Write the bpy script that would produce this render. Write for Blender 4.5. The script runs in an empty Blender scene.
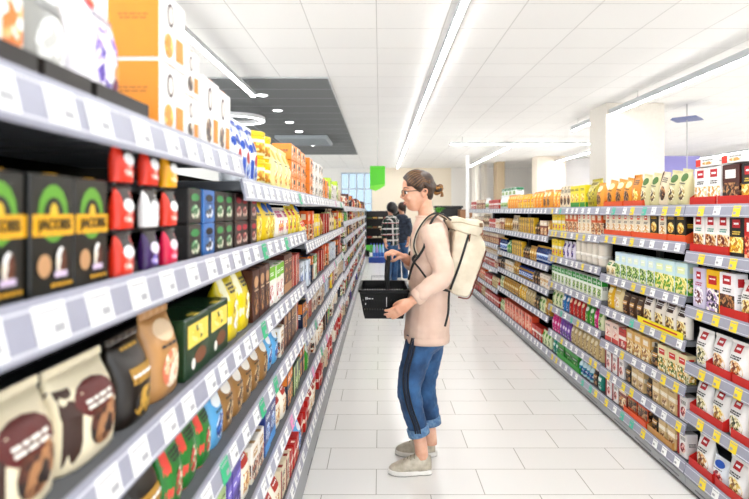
import bpy, bmesh, math, random
from mathutils import Vector, Matrix
random.seed(7)
SC = bpy.context.scene
COL = SC.collection
# ---------------------------------------------------------------- camera
CAMH = 1.45
FPX = 550.0
cam_d = bpy.data.cameras.new('camera')
cam = bpy.data.objects.new('camera', cam_d); COL.objects.link(cam)
cam.location = (0, 0, CAMH); cam.rotation_euler = (math.pi/2, 0, 0)
cam_d.sensor_width = 36.0; cam_d.lens = 36.0*FPX/749.0
cam_d.shift_x = -5.5/749.0; cam_d.shift_y = -38.5/749.0
cam_d.clip_start = 0.05; cam_d.clip_end = 200
cam_d.dof.use_dof = True; cam_d.dof.focus_distance = 3.1; cam_d.dof.aperture_fstop = 3.0
SC.camera = cam
# ---------------------------------------------------------------- light, exposure
w = bpy.data.worlds.new('world'); SC.world = w; w.use_nodes = True
w.node_tree.nodes['Background'].inputs[0].default_value = (0.90, 0.95, 1.0, 1)
w.node_tree.nodes['Background'].inputs[1].default_value = 1.5
LAMP_STRENGTH = 21.0
SC.view_settings.view_transform = 'Standard'; SC.view_settings.look = 'None'
SC.view_settings.gamma = 1.0; SC.view_settings.exposure = 1.14
SC.view_settings.use_curve_mapping = False
SC.cycles.max_bounces = 8; SC.cycles.diffuse_bounces = 5
SC.cycles.sample_clamp_indirect = 6.0
# ---------------------------------------------------------------- helpers
def px(x, y, Y):
    return Vector(((x-380.0)*Y/FPX, Y, CAMH-(y-211.0)*Y/FPX))
def proj(p):
    return (380+FPX*p[0]/p[1], 211-FPX*(p[2]-CAMH)/p[1]) if p[1] > .05 else (-9999, -9999)
def lin(h):
    h = h.lstrip('#'); r = []
    for i in (0, 2, 4):
        c = int(h[i:i+2], 16)/255.0
        r.append((c/12.92 if c <= .04045 else ((c+.055)/1.055)**2.4)**1.22)
    return (r[0], r[1], r[2], 1)
MC = {}
def mat(hexc, rough=.5, metal=0.0, emit=0.0, spec=.5):
    if isinstance(hexc, bpy.types.Material): return hexc
    if isinstance(hexc, tuple): return picmat(*hexc)
    k = (hexc, rough, metal, emit, spec)
    if k in MC: return MC[k]
    m = bpy.data.materials.new('paint_'+hexc.strip('#')); m.use_nodes = True
    nt = m.node_tree; b = nt.nodes['Principled BSDF']
    c = lin(hexc)
    b.inputs['Base Color'].default_value = c
    b.inputs['Roughness'].default_value = rough
    b.inputs['Metallic'].default_value = metal
    b.inputs['Specular IOR Level'].default_value = spec
    if emit:
        b.inputs['Emission Color'].default_value = c; b.inputs['Emission Strength'].default_value = emit
    else:
        n = nt.nodes.new('ShaderNodeTexNoise'); n.inputs['Scale'].default_value = 35
        tc = nt.nodes.new('ShaderNodeTexCoord'); nt.links.new(tc.outputs['Object'], n.inputs['Vector'])
        hs = nt.nodes.new('ShaderNodeHueSaturation'); mr = nt.nodes.new('ShaderNodeMapRange')
        mr.inputs['To Min'].default_value = .92; mr.inputs['To Max'].default_value = 1.06
        nt.links.new(n.outputs['Fac'], mr.inputs['Value']); nt.links.new(mr.outputs[0], hs.inputs['Value'])
        hs.inputs['Color'].default_value = c; nt.links.new(hs.outputs[0], b.inputs['Base Color'])
    MC[k] = m
    return m
def picmat(c1, c2, c3, scale=70, rough=.4):
    k = ('pic', c1, c2, c3, scale)
    if k in MC: return MC[k]
    m = bpy.data.materials.new('printed_picture'); m.use_nodes = True
    nt = m.node_tree; b = nt.nodes['Principled BSDF']; b.inputs['Roughness'].default_value = rough
    tc = nt.nodes.new('ShaderNodeTexCoord')
    v = nt.nodes.new('ShaderNodeTexVoronoi'); v.inputs['Scale'].default_value = scale
    n = nt.nodes.new('ShaderNodeTexNoise'); n.inputs['Scale'].default_value = scale*1.3; n.inputs['Detail'].default_value = 1
    nt.links.new(tc.outputs['Object'], v.inputs['Vector']); nt.links.new(tc.outputs['Object'], n.inputs['Vector'])
    mx = nt.nodes.new('ShaderNodeMath'); mx.operation = 'ADD'
    sp = nt.nodes.new('ShaderNodeSeparateColor'); nt.links.new(v.outputs['Color'], sp.inputs[0])
    ml = nt.nodes.new('ShaderNodeMath'); ml.operation = 'MULTIPLY'; ml.inputs[1].default_value = .5
    nt.links.new(sp.outputs[0], ml.inputs[0]); nt.links.new(ml.outputs[0], mx.inputs[0])
    ml2 = nt.nodes.new('ShaderNodeMath'); ml2.operation = 'MULTIPLY'; ml2.inputs[1].default_value = .5
    nt.links.new(n.outputs['Fac'], ml2.inputs[0]); nt.links.new(ml2.outputs[0], mx.inputs[1])
    r = nt.nodes.new('ShaderNodeValToRGB'); cr = r.color_ramp; cr.interpolation = 'EASE'
    cr.elements[0].position = .34; cr.elements[0].color = lin(c1)
    cr.elements[1].position = .68; cr.elements[1].color = lin(c3)
    e = cr.elements.new(.5); e.color = lin(c2)
    nt.links.new(mx.outputs[0], r.inputs[0]); nt.links.new(r.outputs[0], b.inputs['Base Color'])
    MC[k] = m
    return m
class MB:
    def __init__(s): s.v = []; s.f = []; s.m = []; s.mats = []; s.sm = []
    def mi(s, m):
        m = mat(m)
        if m not in s.mats: s.mats.append(m)
        return s.mats.index(m)
    def add(s, vs, fs, m, smooth=False):
        o = len(s.v); s.v += [tuple(p) for p in vs]; i = s.mi(m)
        for f in fs: s.f.append([a+o for a in f]); s.m.append(i); s.sm.append(smooth)
        return s
    def box(s, x0, x1, y0, y1, z0, z1, m, c=0.0):
        if x0 > x1: x0, x1 = x1, x0
        if y0 > y1: y0, y1 = y1, y0
        if z0 > z1: z0, z1 = z1, z0
        lo = (x0, y0, z0); hi = (x1, y1, z1)
        if c <= 0:
            vs = [(x, y, z) for z in (z0, z1) for y in (y0, y1) for x in (x0, x1)]
            return s.add(vs, [(0, 2, 3, 1), (4, 5, 7, 6), (0, 1, 5, 4), (2, 6, 7, 3), (0, 4, 6, 2), (1, 3, 7, 5)], m)
        vs = []; idx = {}
        for sx in (0, 1):
            for sy in (0, 1):
                for sz in (0, 1):
                    sg = (sx, sy, sz)
                    for a in range(3):
                        p = [(hi[k] if sg[k] else lo[k]) + (0 if k == a else (-c if sg[k] else c)) for k in range(3)]
                        idx[(sg, a)] = len(vs); vs.append(p)
        fs = []
        for a in range(3):
            b, d = [k for k in range(3) if k != a]
            for sa in (0, 1):
                q = []
                for (sb, sd) in ((0, 0), (1, 0), (1, 1), (0, 1)):
                    g = [0, 0, 0]; g[a] = sa; g[b] = sb; g[d] = sd; q.append(idx[(tuple(g), a)])
                fs.append(q)
        for d in range(3):
            a, b = [k for k in range(3) if k != d]
            for sa in (0, 1):
                for sb in (0, 1):
                    g0 = [0, 0, 0]; g0[a] = sa; g0[b] = sb; g1 = list(g0); g1[d] = 1
                    g0 = tuple(g0); g1 = tuple(g1)
                    fs.append([idx[(g0, a)], idx[(g1, a)], idx[(g1, b)], idx[(g0, b)]])
        for sx in (0, 1):
            for sy in (0, 1):
                for sz in (0, 1):
                    g = (sx, sy, sz); fs.append([idx[(g, 0)], idx[(g, 1)], idx[(g, 2)]])
        return s.add(vs, fs, m)
    def rings(s, rings, m, cap=True, smooth=True, closed=True):
        n = len(rings[0]); vs = [p for r in rings for p in r]; fs = []
        for i in range(len(rings)-1):
            for j in range(n if closed else n-1):
                k = (j+1) % n
                fs.append([i*n+j, i*n+k, (i+1)*n+k, (i+1)*n+j])
        if cap:
            fs.append(list(range(n))[::-1]); fs.append([(len(rings)-1)*n+j for j in range(n)])
        return s.add(vs, fs, m, smooth)
    def lathe(s, prof, m, cx=0, cy=0, n=16, smooth=True):
        rs = [[(cx+r*math.cos(2*math.pi*j/n), cy+r*math.sin(2*math.pi*j/n), z) for j in range(n)] for r, z in prof]
        return s.rings(rs, m, True, smooth)
    def tube(s, pts, rad, m, n=10, flat=1.0, up=None, smooth=True, cap=True):
        pts = [Vector(p) for p in pts]
        if not isinstance(rad, list): rad = [rad]*len(pts)
        rs = []; prev = Vector(up) if up else None
        for i, p in enumerate(pts):
            t = (pts[min(i+1, len(pts)-1)]-pts[max(i-1, 0)]).normalized()
            if prev is None: prev = t.orthogonal()
            a = (prev - t*prev.dot(t))
            a = a.normalized() if a.length > 1e-6 else t.orthogonal().normalized()
            b = t.cross(a); prev = a
            r = rad[i]
            ra, rb = r if isinstance(r, tuple) else (r, r*flat)
            rs.append([p+a*ra*math.cos(2*math.pi*j/n)+b*rb*math.sin(2*math.pi*j/n) for j in range(n)])
        return s.rings(rs, m, cap, smooth)
    def ell(s, c, r, m, n=14, k=8):
        rs = []
        for i in range(k+1):
            a = math.pi*(i+.02)/(k+.04); z = -math.cos(a); q = math.sin(a)
            rs.append([(c[0]+r[0]*q*math.cos(2*math.pi*j/n), c[1]+r[1]*q*math.sin(2*math.pi*j/n), c[2]+r[2]*z) for j in range(n)])
        return s.rings(rs, m)
    def mesh(s, name, recalc=True):
        me = bpy.data.meshes.new(name); me.from_pydata(s.v, [], s.f)
        for m in s.mats: me.materials.append(m)
        me.polygons.foreach_set('material_index', s.m)
        me.polygons.foreach_set('use_smooth', s.sm)
        if recalc:
            bm = bmesh.new(); bm.from_mesh(me); bmesh.ops.recalc_face_normals(bm, faces=bm.faces); bm.to_mesh(me); bm.free()
        me.update()
        return me
def obj(name, mb, parent=None, loc=(0, 0, 0), rz=0.0):
    me = mb.mesh(name) if isinstance(mb, MB) else mb
    o = bpy.data.objects.new(name, me); COL.objects.link(o)
    o.location = loc; o.rotation_euler = (0, 0, rz)
    if parent: o.parent = parent
    return o
def empty(name, loc=(0, 0, 0), rz=0.0):
    o = bpy.data.objects.new(name, None); COL.objects.link(o); o.empty_display_size = .1
    o.location = loc; o.rotation_euler = (0, 0, rz); return o
def tag(o, label=None, cat=None, group=None, kind=None):
    if label: o['label'] = label
    if cat: o['category'] = cat
    if group: o['group'] = group
    if kind: o['kind'] = kind
    return o
def smooth_path(pts, sub=6):
    pts = [Vector(p) for p in pts]; out = []
    for i in range(len(pts)-1):
        p0 = pts[max(i-1, 0)]; p1 = pts[i]; p2 = pts[i+1]; p3 = pts[min(i+2, len(pts)-1)]
        for k in range(sub):
            t = k/sub
            out.append(.5*((2*p1)+(p2-p0)*t+(2*p0-5*p1+4*p2-p3)*t*t+(3*p1-p0-3*p2+p3)*t**3))
    out.append(pts[-1]); return out
def smooth_vals(v, sub=6):
    out = []
    for i in range(len(v)-1):
        for k in range(sub):
            t = k/sub
            if isinstance(v[i], tuple): out.append(tuple(v[i][q]*(1-t)+v[i+1][q]*t for q in range(len(v[i]))))
            else: out.append(v[i]*(1-t)+v[i+1]*t)
    out.append(v[-1]); return out
def remeshed(mb, name, voxel, smooth=3, m=None, disp=None):
    me = mb.mesh(name); o = bpy.data.objects.new('tmp', me); COL.objects.link(o)
    r = o.modifiers.new('r', 'REMESH'); r.mode = 'VOXEL'; r.voxel_size = voxel; r.use_smooth_shade = True
    if smooth:
        q = o.modifiers.new('s', 'SMOOTH'); q.iterations = smooth; q.factor = .5
    if disp:
        t = bpy.data.textures.new('folds', 'CLOUDS'); t.noise_scale = disp[1]; t.noise_depth = 1
        d = o.modifiers.new('d', 'DISPLACE'); d.texture = t; d.strength = disp[0]; d.mid_level = .5; d.texture_coords = 'LOCAL'
    dg = bpy.context.evaluated_depsgraph_get()
    nm = bpy.data.meshes.new_from_object(o.evaluated_get(dg)); nm.name = name
    nm.materials.clear(); nm.materials.append(m or mb.mats[0])
    nm.polygons.foreach_set('material_index', [0]*len(nm.polygons))
    nm.polygons.foreach_set('use_smooth', [True]*len(nm.polygons))
    bpy.data.objects.remove(o)
    return nm
def text_mesh(txt, size, m, depth=.0004):
    c = bpy.data.curves.new('t', 'FONT'); c.body = txt; c.size = size; c.extrude = depth; c.align_x = 'CENTER'; c.align_y = 'CENTER'
    c.offset = size*.015
    o = bpy.data.objects.new('t', c); COL.objects.link(o)
    dg = bpy.context.evaluated_depsgraph_get(); me = bpy.data.meshes.new_from_object(o.evaluated_get(dg))
    bpy.data.objects.remove(o); me.materials.clear(); me.materials.append(mat(m)); return me
# ---------------------------------------------------------------- setting materials
def tile_mat(name, c_tile, c_line, bw, rh, off, mortar, rough, locx=0, locy=0, spec=.5, rot=0, var=.97):
    m = bpy.data.materials.new(name); m.use_nodes = True; nt = m.node_tree; b = nt.nodes['Principled BSDF']
    tc = nt.nodes.new('ShaderNodeTexCoord'); mp = nt.nodes.new('ShaderNodeMapping')
    mp.inputs['Location'].default_value = (locx, locy, 0); mp.inputs['Rotation'].default_value = (0, 0, rot)
    br = nt.nodes.new('ShaderNodeTexBrick'); br.inputs['Scale'].default_value = 1
    br.inputs['Brick Width'].default_value = bw; br.inputs['Row Height'].default_value = rh; br.offset = off; br.offset_frequency = 2
    br.inputs['Mortar Size'].default_value = mortar; br.inputs['Mortar Smooth'].default_value = .3
    br.inputs['Color1'].default_value = lin(c_tile); c2 = lin(c_tile); br.inputs['Color2'].default_value = (c2[0]*var, c2[1]*var, c2[2]*var, 1)
    br.inputs['Mortar'].default_value = lin(c_line)
    nt.links.new(tc.outputs['Object'], mp.inputs[0]); nt.links.new(mp.outputs[0], br.inputs['Vector'])
    nt.links.new(br.outputs['Color'], b.inputs['Base Color']); b.inputs['Roughness'].default_value = rough
    b.inputs['Specular IOR Level'].default_value = spec
    return m
# ---------------------------------------------------------------- room
XR, XL = 1.576, -.379
YB = 22.4; H = 3.2
fl = MB(); fl.box(-12, 14, -6, YB+.3, -.1, 0, tile_mat('floor_tiles', '#FAF8F5', '#C4C0B8', .557, .277, .5, .0028, .22, .02+.557*4, -4.197+.277*20, .5))
tag(obj('floor', fl), kind='structure')
ce = MB(); ce.box(-12, 14, -6, YB+.3, H, H+.1, tile_mat('ceiling_tiles', '#FAF9F7', '#D2D0CD', .633, .633, 0, .004, .9, .665, -4.64+.633*12, .1))
tag(obj('ceiling', ce), kind='structure')
dk = MB(); dk.box(-6.0, -.68, 7.18, 16.9, H-.02, H-.001, tile_mat('dark_tiles', '#8E9091', '#C4C6C7', 1.9, .633, 0, .009, .9, .68, -7.18+.633*6, .1))
tag(obj('trim_1', dk), kind='structure')
# back wall with window opening
WH = '#F1EBDF'
bw = MB()
wx0, wx1, wz0, wz1 = px(341, 0, YB)[0], px(372, 0, YB)[0], .55, 3.02
bw.box(-12, wx0, YB, YB+.2, 0, H, '#F0EEEA'); bw.box(wx1, 2.9, YB, YB+.2, 0, H, '#F5EAD8')
bw.box(2.9, 14, YB, YB+.2, 0, H, '#F6F2EC')
bw.box(wx0, wx1, YB, YB+.2, wz1, H, '#F0EEEA'); bw.box(wx0, wx1, YB, YB+.2, 0, wz0, '#F0EEEA')
tag(obj('wall_back', bw), kind='structure')
wr = MB(); wr.box(13.8, 14, -6, YB, 0, H, '#EFEDEA'); tag(obj('wall_right', wr), kind='structure')
wn = MB()
fr = '#C9D2DA'
a0 = wx0
for i in range(5):
    x = a0+(wx1-a0)*i/4; wn.box(x-.03, x+.03, YB+.04, YB+.12, wz0, wz1, fr)
for z in (wz0+.03, 1.75, 2.35, wz1-.03): wn.box(a0, wx1, YB+.05, YB+.11, z-.025, z+.025, fr)
wo = tag(obj('window_1', wn), kind='structure')
gm = bpy.data.materials.new('window_glass'); gm.use_nodes = True
gb = gm.node_tree.nodes['Principled BSDF']; gb.inputs['Transmission Weight'].default_value = 1; gb.inputs['Roughness'].default_value = .02
gb.inputs['Base Color'].default_value = (.24, .30, .36, 1); gb.inputs['IOR'].default_value = 1.02
gp = MB(); gp.box(a0, wx1, YB+.07, YB+.08, wz0, wz1, gm); obj('pane', gp, wo)
# columns and wall steps at the back right
def column(x0, x1, y0, y1, c, n):
    m = MB(); m.box(x0, x1, y0, y1, 0, H, c, .01); tag(obj('wall_right_column_%d' % n if False else 'trim_%d' % n, m), kind='structure')
column(px(606, 0, 8.9)[0], px(666, 0, 8.9)[0]-.02, 8.9, 9.6, '#E6E0D6', 2)
def pillar(xa, xb, Y, c, n, d=.6): column(px(xa, 0, Y)[0], px(xb, 0, Y)[0], Y, Y+d, c, n)
pillar(537, 566, 17.5, '#F2E8DA', 3)
pillar(497, 505, 19.5, '#C9B79B', 4)
pillar(475, 479, 20.0, '#F4EFE6', 5)
pillar(484, 487, 20.5, '#F4EFE6', 6)
lw = MB(); lw.box(px(566, 0, 18)[0], px(668, 0, 18)[0], 18.0, 18.15, 0, H-.02, '#F2F0EE'); tag(obj('wall_far_right', lw), kind='structure')
pw = MB(); pw.box(px(664, 0, 15)[0], px(700, 0, 15)[0], 15.0, 15.1, 0, 2.95, '#A9A4DC'); tag(obj('wall_lavender', pw), kind='structure')
# ---------------------------------------------------------------- lamps
def strip_light(x, y0, y1, z, label, wd=.07, hang=True, drop=.05, across=False):
    L = y1-y0
    e = empty('linear_ceiling_light', (x, (y0+y1)/2, z) if not across else ((y0+y1)/2, x, z), 0 if not across else -math.pi/2)
    tag(e, label, 'light', 'linear ceiling lights')
    h = MB(); h.box(-wd/2-.012, wd/2+.012, -L/2, L/2, .012, drop+.012, '#C9CBCD', .003); obj('housing', h, e)
    d = MB(); d.box(-wd/2, wd/2, -L/2+.02, L/2-.02, 0, .012, mat('#FFFFFF', .5, 0, LAMP_STRENGTH), .002); obj('diffuser', d, e)
    if hang:
        n = max(2, int(L/2)); 
        for i in range(n):
            c = MB(); yy = -L/2+.3+(L-.6)*i/(n-1); c.tube([(0, yy, drop+.01), (0, yy, H-z)], .003, '#9A9C9E', 5); obj('cable', c, e)
    return e
strip_light(.69, -3, 21.8, H-.065, 'long bright linear light running along the middle of the ceiling', .05, False, .05)
strip_light(-1.72, 1.2, 7.5, 3.0, 'hanging linear light over the left shelves ending at the dark ceiling', .045)
strip_light(3.74, -2, 10.7, 3.0, 'long hanging linear light over the right shelves, in front of the pillar', .045, drop=.08)
strip_light(6.75, 1, 9.9, 3.0, 'hanging linear light at the far upper right edge of the ceiling', .06)
strip_light(3.15, 13.4, 19.4, 3.0, 'short hanging linear light far back above the right shelves', .06)
strip_light(13.0, 1.65, 5.4, 3.02, 'linear light running crosswise in front of the back wall', .06, True, .04, True)
strip_light(-4.2, -2, 6, 3.0, 'added hanging linear light, unseen behind the left shelves', .06)  # unseen lamp row, added for even bright light
strip_light(5.6, 14.2, 17.6, 3.0, 'added short hanging linear light brightening the far walls behind the pillar', .06)  # added to brighten the weakly lit far right walls
strip_light(9.6, 2, 17, 3.0, 'added hanging linear light out of view on the far right', .06)  # extra row out of view, added to lighten the right side
strip_light(-1.72, -4, .9, 3.0, 'added hanging linear light, unseen behind the camera on the left', .06)  # out-of-frame row added to raise the overall light
for i, Y in enumerate((8.2, 9.45, 10.7, 11.95, 13.2, 14.45)):
    e = empty('recessed_spotlight', (-1.76, Y, H-.022))
    tag(e, 'small round recessed spot in the dark ceiling, number %s from the front' % ['one', 'two', 'three', 'four', 'five', 'six'][i], 'light', 'recessed spots in the dark ceiling')
    m = MB(); m.lathe([(.095, -.004), (.1, .0), (.1, .004)], '#D8D8D8', n=20); obj('rim', m, e)
    m = MB(); m.lathe([(.07, -.008), (.075, -.004)], mat('#FFFFFF', .5, 0, 6), n=20); obj('lens', m, e)
e = empty('ring_lamp', (-2.45, 9.3, 2.98)); tag(e, 'round white ring lamp hanging below the dark ceiling', 'light')
m = MB(); n = 40
m.rings([[((r)*math.cos(2*math.pi*j/n), r*math.sin(2*math.pi*j/n), z) for j in range(n)] for r, z in ((.5, 0), (.5, .06), (.38, .06), (.38, 0), (.5, 0))], '#F2F2F2', cap=False, smooth=False); obj('ring', m, e)
m = MB(); m.rings([[((r)*math.cos(2*math.pi*j/n), r*math.sin(2*math.pi*j/n), -.004) for j in range(n)] for r in (.49, .42)], mat('#FFFFFF', .5, 0, 4), cap=False, smooth=False); obj('diffuser', m, e)
for k in range(3):
    a = k*2.09+.5; c = MB(); c.tube([(.44*math.cos(a), .44*math.sin(a), .06), (.44*math.cos(a), .44*math.sin(a), .2)], .003, '#999999', 5); obj('cable', c, e)
e = empty('ceiling_air_vent', (-1.55, 13.2, H-.1)); tag(e, 'pale square air vent set in the dark ceiling', 'vent')
m = MB(); m.box(-.85, .35, -.7, .7, 0, .078, '#B9BFC2', .01); obj('housing', m, e)
m = MB()
for i in range(7): m.box(-.8, .3, -.62+i*.19, -.55+i*.19, -.012, 0, '#A5ABAE')
obj('slats', m, e)
# detector/sign hanging
e = empty('hanging_green_sign', (px(377.5, 0, 13)[0], 13, 0)); tag(e, 'lime green hanging sign with pointed bottom over the aisle end', 'sign')
m = MB(); a = px(370, 166, 13); b = px(385, 191, 13); cx = e.location[0]
za, zb = a[2], b[2]; x0 = a[0]-cx; x1 = b[0]-cx
gpoly = [(x0, za), (x1, za), (x1, zb+.13), (x1-.1, zb+.06), (x0+.13, zb), (x0, zb+.05)]
m.rings([[(x, y, z) for x, z in gpoly] for y in (-.012, .012)], mat('#62CF22', .4), True, False); obj('panel', m, e)
m = MB(); m.rings([[(x, y, z) for x, z in ((x0, zb+.12), (x1, zb+.17), (x1, zb+.13), (x1-.1, zb+.06), (x0+.13, zb), (x0, zb+.05))] for y in (-.016, -.0125)], mat('#8BE04A', .4), True, False); obj('curled_edge', m, e)
m = MB()
m.tube([(0, 0, za), (0, 0, H)], .004, '#AAAAAA', 5); obj('cable', m, e)
# slim pole and hanging canopy on the right
e = empty('slim_ceiling_pole', (px(467.5, 0, 10.4)[0], 10.4, 0)); tag(e, 'slim white post at the far end of the right shelves', 'post')
m = MB(); m.box(-.03, .03, -.03, .03, 0.02, 2.5, '#F6F6F4', .006); obj('shaft', m, e)
m = MB(); m.box(-.08, .08, -.08, .08, 0, .02, '#DDDDDD', .004); obj('foot_plate', m, e)
e = empty('wireless_antenna', (px(687, 0, 9)[0], 9, 0)); zc = px(0, 120, 9)[2]
tag(e, 'flat diamond shaped ceiling device on a thin rod right of the pillar', 'antenna')
m = MB(); m.rings([[(.28, 0, zc), (0, .3, zc), (-.28, 0, zc), (0, -.3, zc)], [(.24, 0, zc+.035), (0, .26, zc+.035), (-.24, 0, zc+.035), (0, -.26, zc+.035)]], '#8B93B8', True, False); obj('canopy', m, e)
m = MB(); m.tube([(0, 0, 1.4), (0, 0, H)], .008, '#C8C8C8', 6); obj('rod', m, e)
# ---------------------------------------------------------------- packs
def decals(mb, surf, L, off=0):
    for d in L:
        k = d[0]
        if k == 'b': d = ('r', -.5, .5, d[1], d[2], d[3]); k = 'r'
        if k == 'r':
            _, u0, u1, v0, v1, c = d; nu, nv = 5, 3
            vs = [surf(u0+(u1-u0)*i/nu, v0+(v1-v0)*j/nv, off) for j in range(nv+1) for i in range(nu+1)]
            fs = [(j*(nu+1)+i, j*(nu+1)+i+1, (j+1)*(nu+1)+i+1, (j+1)*(nu+1)+i) for j in range(nv) for i in range(nu)]
            mb.add(vs, fs, c); off += .00035
        elif k == 'e':
            _, cu, cv, ru, rv, c = d; n = 14
            vs = [surf(cu, cv, off)]
            for q in (.5, 1):
                vs += [surf(cu+ru*q*math.cos(2*math.pi*j/n), cv+rv*q*math.sin(2*math.pi*j/n), off) for j in range(n)]
            fs = [(0, 1+j, 1+(j+1) % n) for j in range(n)]+[(1+j, 1+n+j, 1+n+(j+1) % n, 1+(j+1) % n) for j in range(n)]
            mb.add(vs, fs, c); off += .00035
        elif k == 't':
            _, u0, u1, v, n, c = d; R = random.Random(int(v*97)+n)
            for i in range(n):
                vv = v-i*.055; u = u0+R.random()*.05
                while u < u1-.03:
                    l = .05+.1*R.random(); u2 = min(u+l, u1)
                    vs = [surf(a, b, off) for a, b in ((u, vv), (u2, vv), (u2, vv+.032), (u, vv+.032))]
                    mb.add(vs, [(0, 1, 2, 3)], c); u = u2+.025
            off += .0003
def style(st, ac, pic, dk):
    if st == 'tag': return [('e', 0, .3, .4, .24, pic), ('r', -.2, .2, .73, .92, ac), ('r', -.12, .12, .80, .85, '#FFFFFF'), ('t', -.3, .3, .62, 2, dk)]
    if st == 'cake': return [('r', -.5, .5, .1, .5, pic), ('r', -.28, .28, .74, .95, ac), ('r', -.18, .18, .82, .87, '#FFFFFF'), ('t', -.3, .3, .62, 2, dk)]
    if st == 'band': return [('b', .45, .64, ac), ('t', -.35, .35, .53, 1, '#FFFFFF'), ('e', .05, .22, .34, .17, pic), ('t', -.3, .3, .84, 1, dk)]
    if st == 'top': return [('b', .66, 1, ac), ('t', -.35, .35, .82, 2, '#FFFFFF'), ('r', -.42, .42, .06, .52, pic)]
    if st == 'full': return [('b', 0, .55, pic), ('r', -.33, .33, .66, .88, ac), ('t', -.26, .26, .78, 1, '#FFFFFF')]
    if st == 'side': return [('r', -.5, -.24, 0, 1, ac), ('e', .12, .36, .28, .22, pic), ('t', -.15, .4, .8, 3, dk)]
    if st == 'logo': return [('e', 0, .76, .34, .12, ac), ('e', 0, .32, .33, .22, pic), ('t', -.3, .3, .58, 1, dk)]
    if st == 'base': return [('b', 0, .24, ac), ('e', 0, .48, .36, .2, pic), ('t', -.35, .35, .84, 2, dk)]
    if st == 'stripes': return [('b', .1, .2, ac), ('b', .28, .7, pic), ('b', .78, .88, ac)]
    return []
CAT = {}
def prod(key, form, wd, d, h, body, ac, pic, st, desc, cat, dk='#444444', cap=None, extra=None):
    CAT[key] = dict(form=form, w=wd, d=d, h=h, body=body, ac=ac, pic=pic, st=st, desc=desc, cat=cat, dk=dk, cap=cap, extra=extra)
COFFEE = ('#3A1E12', '#8A5A34', '#E9D7B8'); FOOD = ('#7A2E16', '#D99A4A', '#F4E6C6'); CREAM = ('#D8A860', '#F3DFB0', '#FFFFFF')
GREENF = ('#3F7F2A', '#A8C94A', '#F7F3DA'); CHOC = ('#2A130C', '#6B3A22', '#C89A6A'); BERRY = ('#8A1030', '#D8485A', '#F8E6D8')
YEL = ('#C98A10', '#F2C82A', '#FFF3B0'); BLUE = ('#123A8A', '#3F8AD8', '#E8F3FF'); RED = ('#8A1410', '#D8301C', '#F8C8A0')
MIX = ('#2A2A22', '#C8743A', '#F3EBD8'); PURP = ('#3A1E6A', '#7A5AC8', '#EAE0F8')
# right gondola kinds
prod('cakebox', 'carton', .105, .07, .185, '#F7F4F1', '#C4182A', CREAM, 'cake', 'white cake carton with red tag', 'carton')
prod('cakebrown', 'carton', .12, .07, .185, '#5A2418', '#F8F4F0', CHOC, 'full', 'dark brown chocolate cake carton', 'carton')
prod('cakeblack', 'carton', .1, .06, .18, '#1D1C20', '#C4182A', YEL, 'cake', 'black dessert carton with red tag', 'carton', '#E8D060')
prod('flatbox', 'carton', .13, .1, .04, '#F4F2F0', '#D8402A', CREAM, 'side', 'flat white carton lying on top', 'carton')
prod('redcarton', 'carton', .095, .05, .19, '#F6F2EE', '#C8182A', FOOD, 'cake', 'white baking mix carton with red tag', 'carton', '#2A9A8A')
prod('allred', 'carton', .095, .05, .18, '#C81E1E', '#FFFFFF', RED, 'full', 'plain bright red carton', 'carton')
prod('lilac', 'carton', .1, .05, .2, '#D9D3E6', '#C4182A', ('#7A1E2A', '#E8E0F0', '#FFFFFF'), 'tag', 'pale lilac carton with red tag', 'carton', '#B83A6A')
prod('yelpurple', 'carton', .1, .05, .2, '#F2C71E', '#C4182A', ('#2A1E3A', '#C0A8D8', '#FFF8F0'), 'full', 'yellow carton with purple berry picture', 'carton', '#5A2A8A')
prod('slice', 'carton', .115, .06, .2, '#F5F2F3', '#C4182A', CHOC, 'cake', 'white carton with brown cake slice', 'carton')
prod('whitebag', 'bag', .125, .07, .185, '#F6F4F2', '#C4182A', FOOD, 'tag', 'white baking bag with red tag', 'bag')
prod('whitebag2', 'bag', .125, .07, .185, '#F6F4F2', '#C4182A', ('#2E3A1A', '#C8C088', '#F7F2DA'), 'tag', 'white bag with pale fruit picture', 'bag')
prod('whitebag3', 'bag', .125, .07, .18, '#F3F1EF', '#C4182A', ('#8A5A1E', '#E8C860', '#F9F0C8'), 'tag', 'white bag with golden cookie picture', 'bag')
prod('snackblue', 'bag', .11, .06, .13, '#E8ECF2', '#2A6AC8', BERRY, 'logo', 'small white and blue snack bag', 'bag')
prod('creamcarton', 'carton', .085, .05, .165, '#F6EBD6', '#E8641E', CREAM, 'tag', 'cream carton with orange print', 'carton')
prod('blackyellow', 'carton', .095, .05, .165, '#201C14', '#F2B41E', YEL, 'base', 'black carton with yellow food picture', 'carton', '#F2C030')
prod('gnocchi', 'bag', .08, .06, .1, '#EFE6CE', '#4A8A3A', ('#C8A860', '#F0E0B0', '#3A3A2A'), 'full', 'small cream pack with yellow lumps', 'pack')
prod('greenwhite', 'carton', .085, .05, .17, '#D8EAF2', '#E8F2E0', GREENF, 'full', 'pale blue carton with green field picture', 'carton', '#3A6AA8')
prod('greenyellow', 'carton', .11, .06, .17, '#CFE6E8', '#E8F0C0', ('#5AA82A', '#E8DC60', '#FBF4C0'), 'full', 'wide carton with green and yellow picture', 'carton')
prod('orangebag', 'bag', .12, .07, .18, '#E8A53A', '#F8E8B8', CHOC, 'logo', 'orange rice bag with cream label', 'bag', '#5A2A10')
prod('orangetall', 'bag', .1, .06, .2, '#E09A2E', '#C87A1E', YEL, 'side', 'tall orange pasta bag', 'bag')
prod('seedbag', 'bag', .1, .06, .19, '#D9D2A8', '#4F7A2A', ('#5A3A1E', '#C8B070', '#F8F3D8'), 'logo', 'cream seed bag with green logo', 'bag')
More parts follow.
